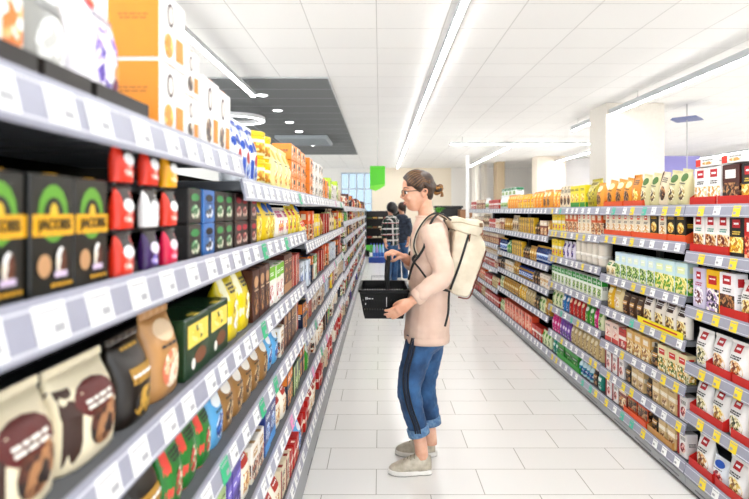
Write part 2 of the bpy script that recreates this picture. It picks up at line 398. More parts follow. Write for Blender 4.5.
prod('olivebag', 'bag', .2, .12, .22, '#B5A822', '#8A7A14', ('#5A4A10', '#A89A20', '#E0D050'), 'stripes', 'large rounded olive yellow bag', 'bag')
prod('yelgreen', 'carton', .11, .06, .18, '#F0E03A', '#3F9A3A', YEL, 'base', 'yellow carton with green base', 'carton')
prod('creambrown', 'bag', .09, .05, .19, '#EADBC0', '#6A3A1E', CHOC, 'side', 'cream and brown rice bag', 'bag')
prod('orangepack', 'bag', .1, .06, .17, '#F2A21E', '#F8D860', ('#D86A10', '#F2B42A', '#FFF0A0'), 'full', 'orange and yellow noodle bag', 'bag')
prod('yelbag', 'bag', .1, .06, .16, '#F2C22A', '#D8781E', YEL, 'band', 'bright yellow pasta bag', 'bag')
prod('whitebottles', 'bottle', .06, .06, .17, '#F0F2F0', '#C8D8C8', GREENF, 'x', 'slim white bottle', 'bottle', cap='#EFEFEF')
prod('greenlidbox', 'carton', .16, .1, .09, '#F4F6F2', '#1F8A5A', GREENF, 'top', 'white carton with green top edge', 'carton')
prod('redwhite', 'carton', .11, .08, .13, '#C8382A', '#F4ECE4', BERRY, 'band', 'red and white carton', 'carton')
prod('redbrown', 'carton', .12, .08, .15, '#8A2E1E', '#F0E0C8', FOOD, 'top', 'brownish red carton with food picture', 'carton')
prod('pinkpack', 'carton', .1, .06, .14, '#F2DCD0', '#D8605A', ('#D87A6A', '#F0D0C0', '#FFF6EE'), 'base', 'pale pink carton', 'carton')
prod('orangecarton', 'carton', .09, .05, .17, '#E06A22', '#F6E2C8', FOOD, 'full', 'orange carton with dish picture', 'carton')
prod('multiyel', 'carton', .08, .05, .15, '#F6DC3A', '#E8E2D0', ('#D82A4A', '#3A9AD8', '#F8E840'), 'band', 'yellow carton with coloured drops', 'carton')
prod('roll', 'roll', .1, .1, .19, '#E9E2D6', '#F6F2EA', None, 'x', 'cream wrapped paper roll', 'roll')
prod('purplebag', 'bag', .08, .05, .15, '#E6E0EC', '#5A3A8A', PURP, 'logo', 'white and purple bag', 'bag')
prod('greencarton', 'carton', .075, .05, .15, '#F2F6EE', '#2FA03A', GREENF, 'top', 'white carton with green top', 'carton')
prod('greenbag', 'bag', .09, .05, .14, '#3FA22E', '#F2F6EE', GREENF, 'logo', 'bright green bag', 'bag')
prod('bluebag', 'bag', .08, .05, .14, '#2F8AC8', '#F2F6FA', BLUE, 'logo', 'light blue bag', 'bag')
prod('redbag', 'bag', .08, .05, .15, '#C81E22', '#F8E0C0', RED, 'logo', 'glossy red bag', 'bag')
prod('creamgreen', 'bag', .085, .05, .14, '#E6EBC8', '#6AA83A', GREENF, 'logo', 'pale green bag', 'bag')
prod('magenta', 'bag', .065, .045, .15, '#D82A8A', '#F8D0E8', ('#A81E6A', '#E84AA0', '#F8C8E0'), 'band', 'magenta pink bag', 'bag')
prod('violet', 'bag', .065, .045, .15, '#8A5AB8', '#E8D8F4', PURP, 'band', 'violet bag', 'bag')
prod('tanbag', 'bag', .08, .05, .15, '#CDB88A', '#F2E8CC', ('#9A7A3A', '#D8C490', '#F6EDD2'), 'logo', 'tan grain bag', 'bag')
prod('cookie', 'carton', .1, .06, .15, '#E7C07A', '#F6EBD8', ('#A8702A', '#E8C478', '#FAF0D0'), 'full', 'golden cookie carton', 'carton')
prod('yelbagr', 'bag', .1, .06, .16, '#EABF2A', '#F8EFC0', ('#A87A10', '#F0D050', '#FFF8D0'), 'full', 'yellow bag with pasta picture', 'bag')
prod('creambag', 'bag', .13, .07, .17, '#F0E0B4', '#E8D090', CREAM, 'full', 'cream bag with biscuit picture', 'bag')
prod('brownpack', 'bag', .09, .05, .14, '#5A3A22', '#D8B070', CHOC, 'band', 'dark brown nut bag', 'bag', '#F0E0C0')
prod('brownwhite', 'bag', .115, .06, .17, '#F4EDE4', '#4A2618', ('#5A2A18', '#D8B060', '#F8F0C0'), 'top', 'white bag with brown top', 'bag')
prod('soupcarton', 'carton', .095, .05, .15, '#F0E6C0', '#D8301C', ('#5A7A1E', '#F0C060', '#FFF8DC'), 'full', 'cream soup carton with red name', 'carton', '#3A7A2A')
prod('whitered', 'carton', .09, .06, .13, '#F4F0EE', '#B01E2A', BERRY, 'side', 'white and dark red carton', 'carton')
prod('tanpack', 'carton', .08, .06, .14, '#D8BE8E', '#F6EDD8', ('#8A5A2A', '#D8B078', '#F8ECD0'), 'band', 'tan carton with light band', 'carton')
prod('darkpack', 'bag', .09, .06, .13, '#2E211C', '#C8A060', CHOC, 'band', 'very dark brown bag', 'bag', '#E8D0A0')
prod('chocframe', 'carton', .13, .08, .15, '#D8581E', '#3A1E14', CHOC, 'stripes', 'orange carton with dark centre', 'carton')
prod('teal', 'bag', .08, .05, .14, '#1F9A8A', '#E8F6F2', ('#127A6A', '#4AC0A8', '#F0FAF6'), 'band', 'teal green bag', 'bag')
prod('greentray', 'carton', .16, .1, .15, '#22A02A', '#0F6A1E', ('#1A5A14', '#3AC03A', '#D8F0C0'), 'band', 'vivid green carton', 'carton')
prod('bluebottle', 'bottle', .055, .055, .17, '#22407A', '#D8E4F4', BLUE, 'x', 'dark blue bottle', 'bottle', cap='#D8B04A')
prod('tealbottle', 'bottle', .06, .06, .13, '#D8EEF4', '#2A9AB8', BLUE, 'x', 'white bottle with teal label', 'bottle', cap='#2A9AB8')
prod('spagyel', 'carton', .08, .05, .17, '#E8C23A', '#22407A', YEL, 'side', 'yellow and blue pasta carton', 'carton')
prod('greenball', 'bag', .15, .1, .15, '#2AA03A', '#F0F6EC', GREENF, 'logo', 'plump green bag', 'bag')
prod('goldbag', 'bag', .085, .05, .15, '#C99A2E', '#F2DFA0', ('#8A5A14', '#D8AC3A', '#F8E8A8'), 'band', 'golden pasta bag', 'bag')
prod('jarblue', 'jar', .075, .075, .12, '#C8A04A', '#22408A', BLUE, 'x', 'jar with blue label and lid', 'jar', cap='#22408A')
prod('bigorange', 'carton', .14, .08, .19, '#E8603A', '#F6D8C0', ('#C8402A', '#F08A5A', '#F8DCC4'), 'side', 'big salmon orange carton', 'carton')
prod('lightpack', 'carton', .1, .06, .13, '#EFE7D8', '#D8B060', CREAM, 'band', 'light beige carton', 'carton')
# left gondola kinds
prod('pods', 'carton', .088, .1, .15, '#15170F', '#E9B51E', None, 'pods', 'black coffee carton with yellow band', 'carton')
prod('fruitcarton', 'carton', .04, .06, .15, '#F6F2EC', '#E8862A', ('#E8862A', '#F6C080', '#FFFFFF'), 'full', 'white carton with orange print', 'carton')
prod('clearbag', 'bag', .1, .06, .17, '#A6A6A2', '#F4F4F4', ('#C8C8C4', '#E8E8E6', '#FFFFFF'), 'logo', 'clear bag of pale sweets', 'bag', '#AAAAAA')
prod('berrypouch', 'bag', .135, .07, .19, '#F4F0F6', '#7A5AC8', ('#5A3AA8', '#9A7AE0', '#F6F0FF'), 'berry', 'white pouch with purple picture', 'pouch', '#8A8AA0')
prod('yellowbox', 'carton', .13, .1, .135, '#F5F3F0', '#DE9410', ('#DE9410', '#E8A828', '#F8D070'), 'coffee', 'yellow-sided coffee carton', 'carton')
prod('whitecoffee', 'carton', .085, .1, .1, '#F6F4F1', '#E08A2E', COFFEE, 'coffee', 'smaller white coffee carton', 'carton')
prod('bigcoffee', 'carton', .12, .1, .165, '#F6F4F1', '#E08A2E', COFFEE, 'coffee', 'large white coffee carton', 'carton')
prod('bottlepack', 'bottle', .075, .075, .17, '#BFE0EE', '#3F9AD0', BLUE, 'x', 'pale blue bottle', 'bottle', cap='#7AC850')
prod('bluepouch', 'bag', .1, .06, .19, '#F0F4FA', '#2A5AB8', ('#2A5AB8', '#9AC0F0', '#FFFFFF'), 'bluep', 'tall white and blue pouch', 'pouch')
prod('yeltub', 'tub', .12, .12, .095, '#EFD31E', '#F6F0C0', YEL, 'x', 'yellow tub with ridged lid', 'tub', cap='#E8CC1A')
prod('browntub', 'tub', .12, .12, .09, '#5A3A22', '#E8DCA0', CHOC, 'x', 'dark brown tub', 'tub', cap='#EFD31E')
prod('creampouch', 'bag', .1, .06, .18, '#F3E7A8', '#E8B83A', ('#D8A020', '#F4DC80', '#FFF8DC'), 'logo', 'cream and yellow pouch', 'pouch')
prod('sliced', 'carton', .14, .09, .075, '#EE9A3A', '#2A1A14', ('#D8701E', '#F6C080', '#FFF2DA'), 'sl', 'orange and white snack carton', 'carton')
prod('whiteblue', 'carton', .12, .08, .075, '#F2EEE8', '#2A3A5A', ('#3A2A20', '#E8C8A0', '#FFFFFF'), 'sl', 'white snack carton with dark print', 'carton')
prod('talllime', 'carton', .1, .06, .2, '#B7D23A', '#E8F0A0', GREENF, 'band', 'tall lime green carton', 'carton')
prod('redcaps', 'hang', .062, .03, .095, '#E8442A', '#F4F4F4', ('#C8301C', '#F06A4A', '#F8F0EA'), 'caps', 'hanging red capsule pack', 'bag')
prod('yelcaps', 'hang', .062, .03, .095, '#F2B41E', '#F4F4F4', ('#C88A10', '#F6C84A', '#FFF6E0'), 'caps', 'hanging yellow capsule pack', 'bag')
prod('whitecaps', 'hang', .062, .03, .095, '#F0F0F0', '#D8D8D8', ('#D8D8D8', '#F0F0F0', '#FFFFFF'), 'caps', 'hanging white capsule pack', 'bag')
prod('purpcaps', 'hang', .062, .03, .095, '#4A2A6A', '#E8E0F0', PURP, 'caps', 'hanging purple capsule pack', 'bag')
prod('pinkcaps', 'hang', .062, .03, .095, '#E0245A', '#F4E0E8', ('#C81E4A', '#E84A7A', '#F8D8E4'), 'caps', 'hanging pink capsule pack', 'bag')
prod('tinblue', 'carton', .085, .06, .1, '#3F7AB8', '#2A2A2A', ('#3A2A24', '#5A9AD0', '#F0F0F0'), 'logo', 'blue tea carton with figure', 'carton')
prod('tingreen', 'carton', .085, .06, .1, '#2E2A28', '#4A9A5A', ('#2A6A3A', '#8AC89A', '#E8E0D0'), 'logo', 'dark tea carton with green print', 'carton')
prod('tinred', 'carton', .085, .06, .1, '#3A2420', '#B83A4A', ('#7A1E2A', '#D87A7A', '#E8D8C8'), 'logo', 'dark tea carton with red print', 'carton')
prod('yelsweets', 'bag', .12, .07, .19, '#E9CB1E', '#2A6AC0', ('#C89A10', '#F0DA30', '#FFF8A0'), 'logo', 'shiny yellow sweets bag', 'bag')
prod('yelfruit', 'bag', .1, .06, .13, '#F0DC50', '#D83A2A', ('#D8482A', '#7AB82A', '#FFF2C0'), 'full', 'yellow bag with fruit picture', 'bag')
prod('palesweets', 'bag', .09, .06, .12, '#F0E8DC', '#D87A9A', ('#D8605A', '#F0C84A', '#F8F0FF'), 'full', 'pale bag of mixed sweets', 'bag')
prod('creamcoffee', 'bag', .155, .09, .145, '#F0E6CC', '#6A1E1A', ('#2A120C', '#6A3A2A', '#B88A60'), 'cup', 'cream coffee bag with red cup print', 'bag')
prod('darkgold', 'bag', .12, .08, .15, '#2A2018', '#B8903A', ('#1A1410', '#6A4A1E', '#D8B050'), 'band', 'black and gold coffee bag', 'bag', '#D8B050')
prod('kraft', 'bag', .13, .08, .17, '#C79A66', '#E8D0B0', ('#E08A6A', '#E8C8A0', '#F8ECD8'), 'logo', 'brown kraft coffee bag', 'bag')
prod('greencoffee', 'carton', .16, .1, .13, '#1F4A2A', '#F0D86A', ('#F0D04A', '#F8EAA0', '#2A5A3A'), 'dg', 'dark green coffee carton with yellow picture', 'carton')
prod('yeltall', 'bag', .14, .08, .19, '#E6D21A', '#F4F0D0', ('#B8981A', '#F0E04A', '#FFFFFF'), 'side', 'tall lemon yellow bag', 'bag')
prod('chocbrown', 'carton', .09, .07, .17, '#5A2E1E', '#C8A07A', CHOC, 'logo', 'dark chocolate drink carton', 'carton', '#E8D0B0')
prod('whitegreen', 'carton', .1, .07, .15, '#F2EEE4', '#8AC83A', ('#C8382A', '#F6F0E6', '#FFFFFF'), 'top', 'white carton with lime top', 'carton')
prod('kraftstack', 'carton', .11, .08, .17, '#6A3420', '#C8A07A', CHOC, 'base', 'brown carton with kraft base', 'carton', '#F0D8B8')
prod('redbarq', 'carton', .07, .06, .15, '#B83A2A', '#F2E2CC', RED, 'side', 'red and cream bar carton', 'carton')
prod('bluewhite', 'carton', .08, .06, .15, '#E8EEF4', '#22407A', BLUE, 'side', 'white and navy carton', 'carton')
prod('navy', 'carton', .08, .06, .16, '#1B2A4A', '#E08A2E', ('#16203A', '#E08A2E', '#F2C080'), 'top', 'navy carton with orange top', 'carton', '#FFFFFF')
prod('beans', 'bag', .11, .07, .15, '#A8814E', '#F4F0E8', ('#3A2212', '#8A5A30', '#E0C8A0'), 'logo', 'brown bean bag with white label', 'bag')
prod('redgreen', 'bag', .1, .06, .14, '#2E8A3A', '#E85A4A', ('#C83A2A', '#2E9A4A', '#F4ECD8'), 'side', 'green and red bag', 'bag')
prod('skybag', 'bag', .1, .06, .15, '#6FB4E0', '#F4F8FB', BLUE, 'logo', 'sky blue and white bag', 'bag')
prod('purplebar', 'carton', .05, .05, .2, '#5B48A6', '#8A7AD0', PURP, 'band', 'tall purple chocolate carton', 'carton', '#FFFFFF')
prod('palegreen', 'carton', .06, .05, .16, '#B8CF8E', '#F0F4E0', GREENF, 'band', 'pale green carton', 'carton')
prod('darkgreen', 'carton', .1, .06, .14, '#3A5A3A', '#C8D8A0', GREENF, 'side', 'dark green carton', 'carton')
prod('navybox', 'carton', .11, .07, .16, '#1E3F8A', '#6AA8E0', BLUE, 'base', 'royal blue carton', 'carton', '#FFFFFF')
prod('waffle', 'bag', .12, .07, .15, '#F4EEE0', '#B83A1E', ('#B8701E', '#E8B860', '#F8E8C0'), 'full', 'white bag with golden waffles', 'bag')
prod('redbar', 'carton', .08, .06, .11, '#C8281E', '#F8E8D8', RED, 'band', 'bright red carton', 'carton')
prod('whitepack', 'carton', .09, .06, .12, '#F1ECE4', '#C8A878', MIX, 'full', 'white carton with mixed picture', 'carton')
prod('mixpack', 'carton', .1, .06, .13, '#E6D9C0', '#A83A2A', MIX, 'side', 'beige and red carton', 'carton')
prod('darkjar', 'jar', .08, .08, .13, '#4A2A18', '#E8D8B0', CHOC, 'x', 'dark jar with pale label', 'jar', cap='#1E3A5A')
prod('greenjar', 'jar', .08, .08, .12, '#6A8A3A', '#F0F0E0', GREENF, 'x', 'green jar with white label', 'jar', cap='#D8D8D0')
prod('whitejar', 'jar', .08, .08, .12, '#E8E2D6', '#C84A3A', BERRY, 'x', 'white jar with red label', 'jar', cap='#F0F0F0')

def xstyle(p):
    st = p['st']; ac = p['ac']; pic = p['pic']; dk = p['dk']
    if st == 'pods':
        return [('e', 0, .69, .36, .25, '#6FA83A'), ('e', 0, .66, .25, .17, '#15170F'), ('e', 0, .68, .1, .1, '#E0C040'), ('b', .5, .68, '#E9B51E'),
                ('e', -.24, .25, .16, .1, '#C8A078'), ('e', .16, .27, .13, .13, ('#6A3A20', '#E8D8C0', '#FFFFFF')), ('r', -.02, .3, .14, .19, '#D9C8E0'), ('t', -.15, .42, .06, 1, '#D8A81E')]
    if st == 'berry':
        return [('e', .05, .42, .3, .26, pic), ('e', .12, .36, .18, .14, '#F4F0F6'), ('e', -.1, .82, .09, .05, '#D83A4A'), ('e', .0, .86, .07, .04, '#E87A3A'), ('e', .3, .18, .16, .12, '#7A1E5A'), ('e', .28, .33, .1, .06, '#F0A860'), ('t', -.2, .4, .72, 1, dk)]
    if st == 'coffee':
        return [('e', -.12, .72, .14, .18, '#4A2A20'), ('e', -.12, .72, .10, .13, '#E8E0DA'), ('r', .1, .42, .1, .45, '#E89A3A'), ('e', -.2, .25, .18, .18, pic)]
    if st == 'bluep':
        return [('r', -.5, -.25, .1, .9, ac), ('e', .0, .66, .22, .09, ac), ('e', .0, .42, .2, .1, '#C83A3A'), ('e', .05, .2, .25, .12, pic), ('b', .88, .95, ac)]
    if st == 'sl':
        return [('r', -.5, -.1, .1, .9, pic), ('r', -.05, .3, .55, .85, ac), ('e', .2, .3, .2, .2, pic), ('t', 0, .4, .4, 1, dk)]
    if st == 'caps':
        return [('b', .52, .98, '#2A201A'), ('e', 0, .54, .34, .15, ac), ('e', 0, .24, .3, .14, pic)]
    if st == 'cup':
        return [('e', .0, .62, .36, .18, ac), ('e', .05, .36, .27, .24, pic), ('t', -.25, .25, .6, 2, '#F4F0E8'), ('r', -.5, -.32, .02, .8, '#4A2A1C')]
    if st == 'dg':
        return [('r', -.4, .45, .5, .9, ac), ('e', 0, .7, .25, .15, pic), ('e', .1, .28, .25, .14, '#8A5A3A'), ('e', -.2, .2, .08, .1, '#F0F0E8')]
    return style(st, ac, pic, dk)
NB = {}
def build_kind(key, det):
    """-> list of (part name, mesh); the first is the body"""
    k = (key, det)
    if k in NB: return NB[k]
    p = CAT[key]; W, D, Hh = p['w'], p['d'], p['h']; f = p['form']; out = []; body = MB()
    if f == 'carton':
        bm_ = mat(p['body'], .38)
        body.box(-W/2, W/2, -D/2, D/2, 0, Hh, bm_, .0022)
        def front(u, v, o): return (u*(W-.005), -D/2-.0005-o, .0025+v*(Hh-.005))
        L = xstyle(p); decals(body, front, L)
        sd = [q for q in L if q[0] in ('b',)]
        for sg in (-1, 1):
            def side(u, v, o, sg=sg): return (sg*(W/2+.0005+o), u*(D-.005), .0025+v*(Hh-.005))
            if p['st'] == 'coffee' and key == 'yellowbox': decals(body, side, [('b', 0, 1, '#DE9410'), ('t', -.3, .3, .6, 2, '#B87A10')])
            elif p['st'] in ('tag', 'cake', 'full'): decals(body, side, sd+[('r', -.3, .3, .7, .9, p['ac']), ('t', -.35, .35, .5, 4, p['dk'])])
            else: decals(body, side, sd+[('t', -.35, .35, .6, 3, p['dk'])])
        out.append(('body', body.mesh('carton_body')))
        if det:
            fl_ = MB(); fl_.box(-W/2+.003, W/2-.003, -D/2+.004, D/2-.002, Hh, Hh+.0012, bm_); fl_.box(-W*.12, W*.12, -D/2+.002, -D/2+.02, Hh+.0012, Hh+.0018, p['ac'] if isinstance(p['ac'], str) else bm_)
            out.append(('top_flap', fl_.mesh('top_flap')))
        if key == 'pods':
            t = text_mesh('JACOBS', .019, '#3A3010')
            t.transform(Matrix.Translation((0, -D/2-.0032, Hh*.59)) @ Matrix.Rotation(math.pi/2, 4, 'X'))
            out.append(('lettering', t))
    elif f in ('bag', 'hang'):
        bm_ = mat(p['body'], .3)
        TV = [0, .03, .12, .3, .5, .7, .84, .93]; 
        def prof(v):
            t = min(v/.93, 1)
            dd = D/2*(.86+.14*math.sin(math.pi*min(t*1.1, 1)))*(1-max(0, (t-.55)/.45)**1.7*.93)
            if v < .03: dd *= .92
            ww = W/2*(1-.05*math.sin(math.pi*t)-(.02 if v > .8 else 0))
            return ww, dd
        def srf(u, v, o):
            ww, dd = prof(v); s = min(abs(2*u), 1.0)
            return (2*u*ww*.985, -dd*(1-s**3.2)**(1/2.6)-.0006-o, v*Hh)
        us = [-1, -.96, -.85, -.65, -.4, -.13, .13, .4, .65, .85, .96, 1]
        rs = []
        for v in TV:
            ww, dd = prof(v); wob = .0015*math.sin(v*23)
            fr_ = [(a*ww, -dd*(1-abs(a)**3.2)**(1/2.6)+wob*(0 if abs(a) > .9 else 1)*0, v*Hh) for a in us]
            bk = [(a*ww, dd*(1-abs(a)**3.2)**(1/2.6), v*Hh) for a in us[::-1][1:-1]]
            rs.append(fr_+bk)
        body.rings(rs, bm_)
        decals(body, srf, xstyle(p))
        seal = MB(); n = 9; ww, dd = prof(.93)
        sr = []
        for v, th in ((.925, .003), (.95, .0015), (.975, .0022), (1.0, .0012)):
            sr.append([(-ww+2*ww*i/n, -th-(.0012 if i % 2 else 0), v*Hh) for i in range(n+1)]+[(ww-2*ww*i/n, th, v*Hh) for i in range(n+1)])
        tgt = seal if det or f == 'hang' else body
        tgt.rings(sr, bm_ if p['st'] != 'caps' else mat('#3A3430', .4), True, False)
        out.append(('body', body.mesh('bag_body')))
        if tgt is seal: out.append(('seal', seal.mesh('seal')))
    elif f in ('bottle', 'jar', 'tub', 'roll'):
        R = W/2; bm_ = mat(p['body'], .2); cap = MB(); lab = MB()
        if f == 'bottle':
            body.lathe([(R*.85, 0), (R, .006), (R, Hh*.62), (R*.8, Hh*.74), (R*.42, Hh*.84), (R*.38, Hh*.91)], bm_)
            cap.lathe([(R*.44, Hh*.905), (R*.46, Hh*.91), (R*.46, Hh*.99), (R*.4, Hh)], p['cap']); l0, l1 = .14, .56
        elif f == 'jar':
            body.lathe([(R*.9, 0), (R, .008), (R, Hh*.78), (R*.84, Hh*.86)], bm_)
            cap.lathe([(R*.86, Hh*.86), (R*.9, Hh*.87), (R*.9, Hh*.99), (R*.86, Hh)], p['cap']); l0, l1 = .15, .7
        elif f == 'tub':
            body.lathe([(R*.88, 0), (R*.9, .004), (R*.97, Hh*.8), (R*.97, Hh*.82)], bm_, n=20)
            cap.lathe([(R, Hh*.82), (R*1.0, Hh*.86), (R*.97, Hh*.88), (R, Hh*.92), (R*.99, Hh*.97), (R*.9, Hh)], p['cap'], n=20); l0, l1 = .12, .7
        else:
            body.lathe([(R*.8, 0), (R*.97, .01), (R, .03), (R*.96, Hh*.5), (R, Hh-.03), (R*.9, Hh-.008), (R*.4, Hh)], bm_)
            lab.lathe([(R*.9, Hh*.30), (R*1.01, Hh*.31), (R*1.01, Hh*.42), (R*.9, Hh*.43)], p['ac']); l0 = None
        if l0 is not None:
            r0 = R*(1.008 if f != 'tub' else .985)
            lab.lathe([(r0*.98, Hh*l0), (r0, Hh*l0+.0005), (r0, Hh*l1-.0005), (r0*.98, Hh*l1)], p['ac'])
            lab.lathe([(r0*.99, Hh*(l0+.08)), (r0*1.005, Hh*(l0+.085)), (r0*1.005, Hh*(l1-.12)), (r0*.99, Hh*(l1-.115))], p['pic'] or p['ac'])
        if det:
            out.append(('body', body.mesh('vessel_body'))); out.append(('label', lab.mesh('label')))
            if cap.v: out.append(('cap' if f == 'bottle' else 'lid', cap.mesh('cap')))
        else:
            for o_ in (lab, cap):
                b0 = len(body.v); body.v += o_.v
                for ff, mm, ss in zip(o_.f, o_.m, o_.sm):
                    body.f.append([a+b0 for a in ff]); body.m.append(body.mi(o_.mats[mm])); body.sm.append(ss)
            out.append(('body', body.mesh('vessel')))
    NB[k] = out
    return out
ORD = ['zeroth', 'first', 'second', 'third', 'fourth', 'fifth', 'sixth', 'seventh', 'eighth', 'ninth', 'tenth', 'eleventh', 'twelfth', 'thirteenth', 'fourteenth', 'fifteenth', 'sixteenth', 'seventeenth', 'eighteenth', 'nineteenth', 'twentieth']
def ordn(i):
    if i <= 20: return ORD[i]
    t = ['', '', 'twenty', 'thirty', 'forty', 'fifty', 'sixty', 'seventy'][i//10]
    return (t+'-'+ORD[i % 10]) if i % 10 else t.replace('ty', 'tieth')
NAME = {'carton': 'product_carton', 'bag': 'product_bag', 'pouch': 'product_pouch', 'bottle': 'bottle', 'jar': 'jar', 'tub': 'tub', 'roll': 'paper_roll', 'pack': 'product_pack'}
PROTO = {}
KINDN = {}
for names, nm_ in (('cakebox cakebrown cakeblack flatbox lilac yelpurple slice', 'cake_mix_carton'), ('redcarton allred blackyellow creamcarton', 'baking_mix_carton'), ('gnocchi greenwhite greenyellow', 'dumpling_carton'),
                  ('pods yellowbox bigcoffee whitecoffee greencoffee chocbrown kraftstack', 'coffee_carton'), ('tinblue tingreen tinred palegreen darkgreen', 'tea_carton'), ('sliced whiteblue talllime', 'snack_carton'),
                  ('redbarq purplebar redbar navybox', 'bar_carton'), ('cookie tanpack chocframe lightpack', 'cookie_carton'), ('soupcarton orangecarton multiyel', 'soup_carton'), ('spagyel bigorange yelgreen', 'pasta_carton'),
                  ('bluewhite navy whitepack whitegreen', 'drink_powder_carton'), ('redwhite redbrown mixpack whitered', 'food_carton'), ('greencarton pinkpack', 'tall_pack')):
    for n_ in names.split(): KINDN[n_] = nm_
def place(key, loc, rz, det, tilt=0.0, lean=0.0, sc=(1, 1, 1)):
    """one pack standing at loc; a thing copied part by part from the first of its kind"""
    p = CAT[key]; parts = build_kind(key, det); nm = KINDN.get(key, NAME[p['cat']])
    if len(parts) == 1:
        o = bpy.data.objects.new(nm, parts[0][1]); COL.objects.link(o)
    else:
        k = (key, det)
        if k not in PROTO:
            o = empty(nm); chs = [obj(n_, m_, o) for n_, m_ in parts]; PROTO[k] = (o, chs)
        else:
            po, pc = PROTO[k]; o = po.copy(); COL.objects.link(o)
            for c in pc:
                q = c.copy(); COL.objects.link(q); q.parent = o
    for kk in ('label', 'group', 'category'):
        if kk in o: del o[kk]
    o.location = loc; o.rotation_euler = (lean, tilt, rz); o.scale = sc
    return o
ALLP = []   # (obj, row key, y, desc, category, level)
def visible(x, y, z, h, wd):
    for yy in (y-wd/2, y+wd/2):
        for zz in (z, z+h):
            a, b = proj((x, yy, zz))
            if -12 < a < 755 and -12 < b < 505: return True
    return False
def put_row(side, bay, shelf, z, y0, y1, seq, gap=(.003, .03), inset=.026, loop=True, xf=None, tray=None, zoff=0.0):
    """fill y0..y1 (near to far for the left side, far to near for the right) with the packs in seq"""
    R = random.Random(hash((side, bay, shelf)) % 99991 if False else (bay*31+shelf*7+(5 if side == 'L' else 0)))
    L = abs(y1-y0); items = []
    tot = 0
    for s in seq:
        key, n = s[0], s[1]; st = s[2] if len(s) > 2 else 1
        for i in range(n): items.append((key, st, i))
    if loop:
        base = list(items); 
        while sum(CAT[i[0]]['w']+gap[0] for i in items) < L-.12: items += base
    while items and sum(CAT[i[0]]['w']+gap[0] for i in items) > L: items.pop()
    if not items: return
    tw = sum(CAT[i[0]]['w'] for i in items); g = min(max((L-tw)/len(items), gap[0]), gap[1])
    scl = 1.0
    sgn = 1 if side == 'L' else -1
    start, c = (min(y0, y1) if side == 'L' else max(y0, y1)), 0
    front = (XL-inset) if side == 'L' else (XR+inset)
    if xf is not None: front = xf
    y = start+sgn*g/2
    rz = math.pi/2 if side == 'L' else -math.pi/2
    for key, st, i in items:
        p = CAT[key]; wd = p['w']; yc = y+sgn*wd/2; y += sgn*(wd+g)
        dd = p['d']; dx = front-dd/2-R.random()*(.008 if bay == 0 else .035) if side == 'L' else front+dd/2+R.random()*.008
        if p['form'] in ('bottle', 'jar', 'tub', 'roll'): pass
        above = [q for q in ZALL[(side, bay)] if q > z+.05]
        avail = (min(above)-.034-z-zoff) if above and shelf > 0 else 9
        zs_ = min(1.0, avail/(p['h']*st+.002*st))
        for lv in range(st):
            zz = z+(lv*p['h']*(1.0)+(.002*lv))*zs_+zoff
            if not visible(front, yc, zz, p['h'], wd): continue
            tl = .13 if key in ('seedbag', 'orangebag', 'creambrown') and shelf == 0 and bay == 1 else 0.0
            if tl: zz += math.sin(tl)*wd/2
            det = yc < (2.6 if side == 'L' else 4.3)
            o = place(key, (dx, yc, zz), rz+(R.random()-.5)*.05*(0 if st > 1 else 1), det, sc=(1, 1, zs_), tilt=tl)
            ALLP.append((o, (side, bay, shelf), yc, p, lv, st, key))
BAYN = {('R', 0): 'nearest right bay', ('R', 1): 'second right bay', ('R', 2): 'third right bay', ('R', 3): 'fourth right bay', ('R', 4): 'farthest right bay',
        ('L', 0): 'nearest left bay', ('L', 1): 'second left bay', ('L', 2): 'farthest left bay'}
SHN = ['top shelf', 'second shelf', 'third shelf', 'fourth shelf', 'fifth shelf', 'bottom shelf']
def label_all():
    rows = {}
    for t in ALLP: rows.setdefault(t[1], []).append(t)
    for rk, L in rows.items():
        ys = sorted({round(t[2], 4) for t in L}); byk = {}
        for t in L: byk.setdefault(t[6], set()).add(round(t[2], 4))
        for o, _, y, p, lv, st, key in L:
            ks = sorted(byk[key]); i = ks.index(round(y, 4))+1
            s = p['desc']
            if st == 2: s += (' below', ' above')[lv]
            if len(ks) > 1: s += ', %s nearest' % ordn(i) if i > 1 else ', nearest one'
            s += ', %s, %s' % (SHN[rk[2]], BAYN[rk[:2]])
            o['label'] = s; o['category'] = p['cat']
            o['group'] = '%s on the %s of the %s' % (p['desc']+'s', SHN[rk[2]], BAYN[rk[:2]])
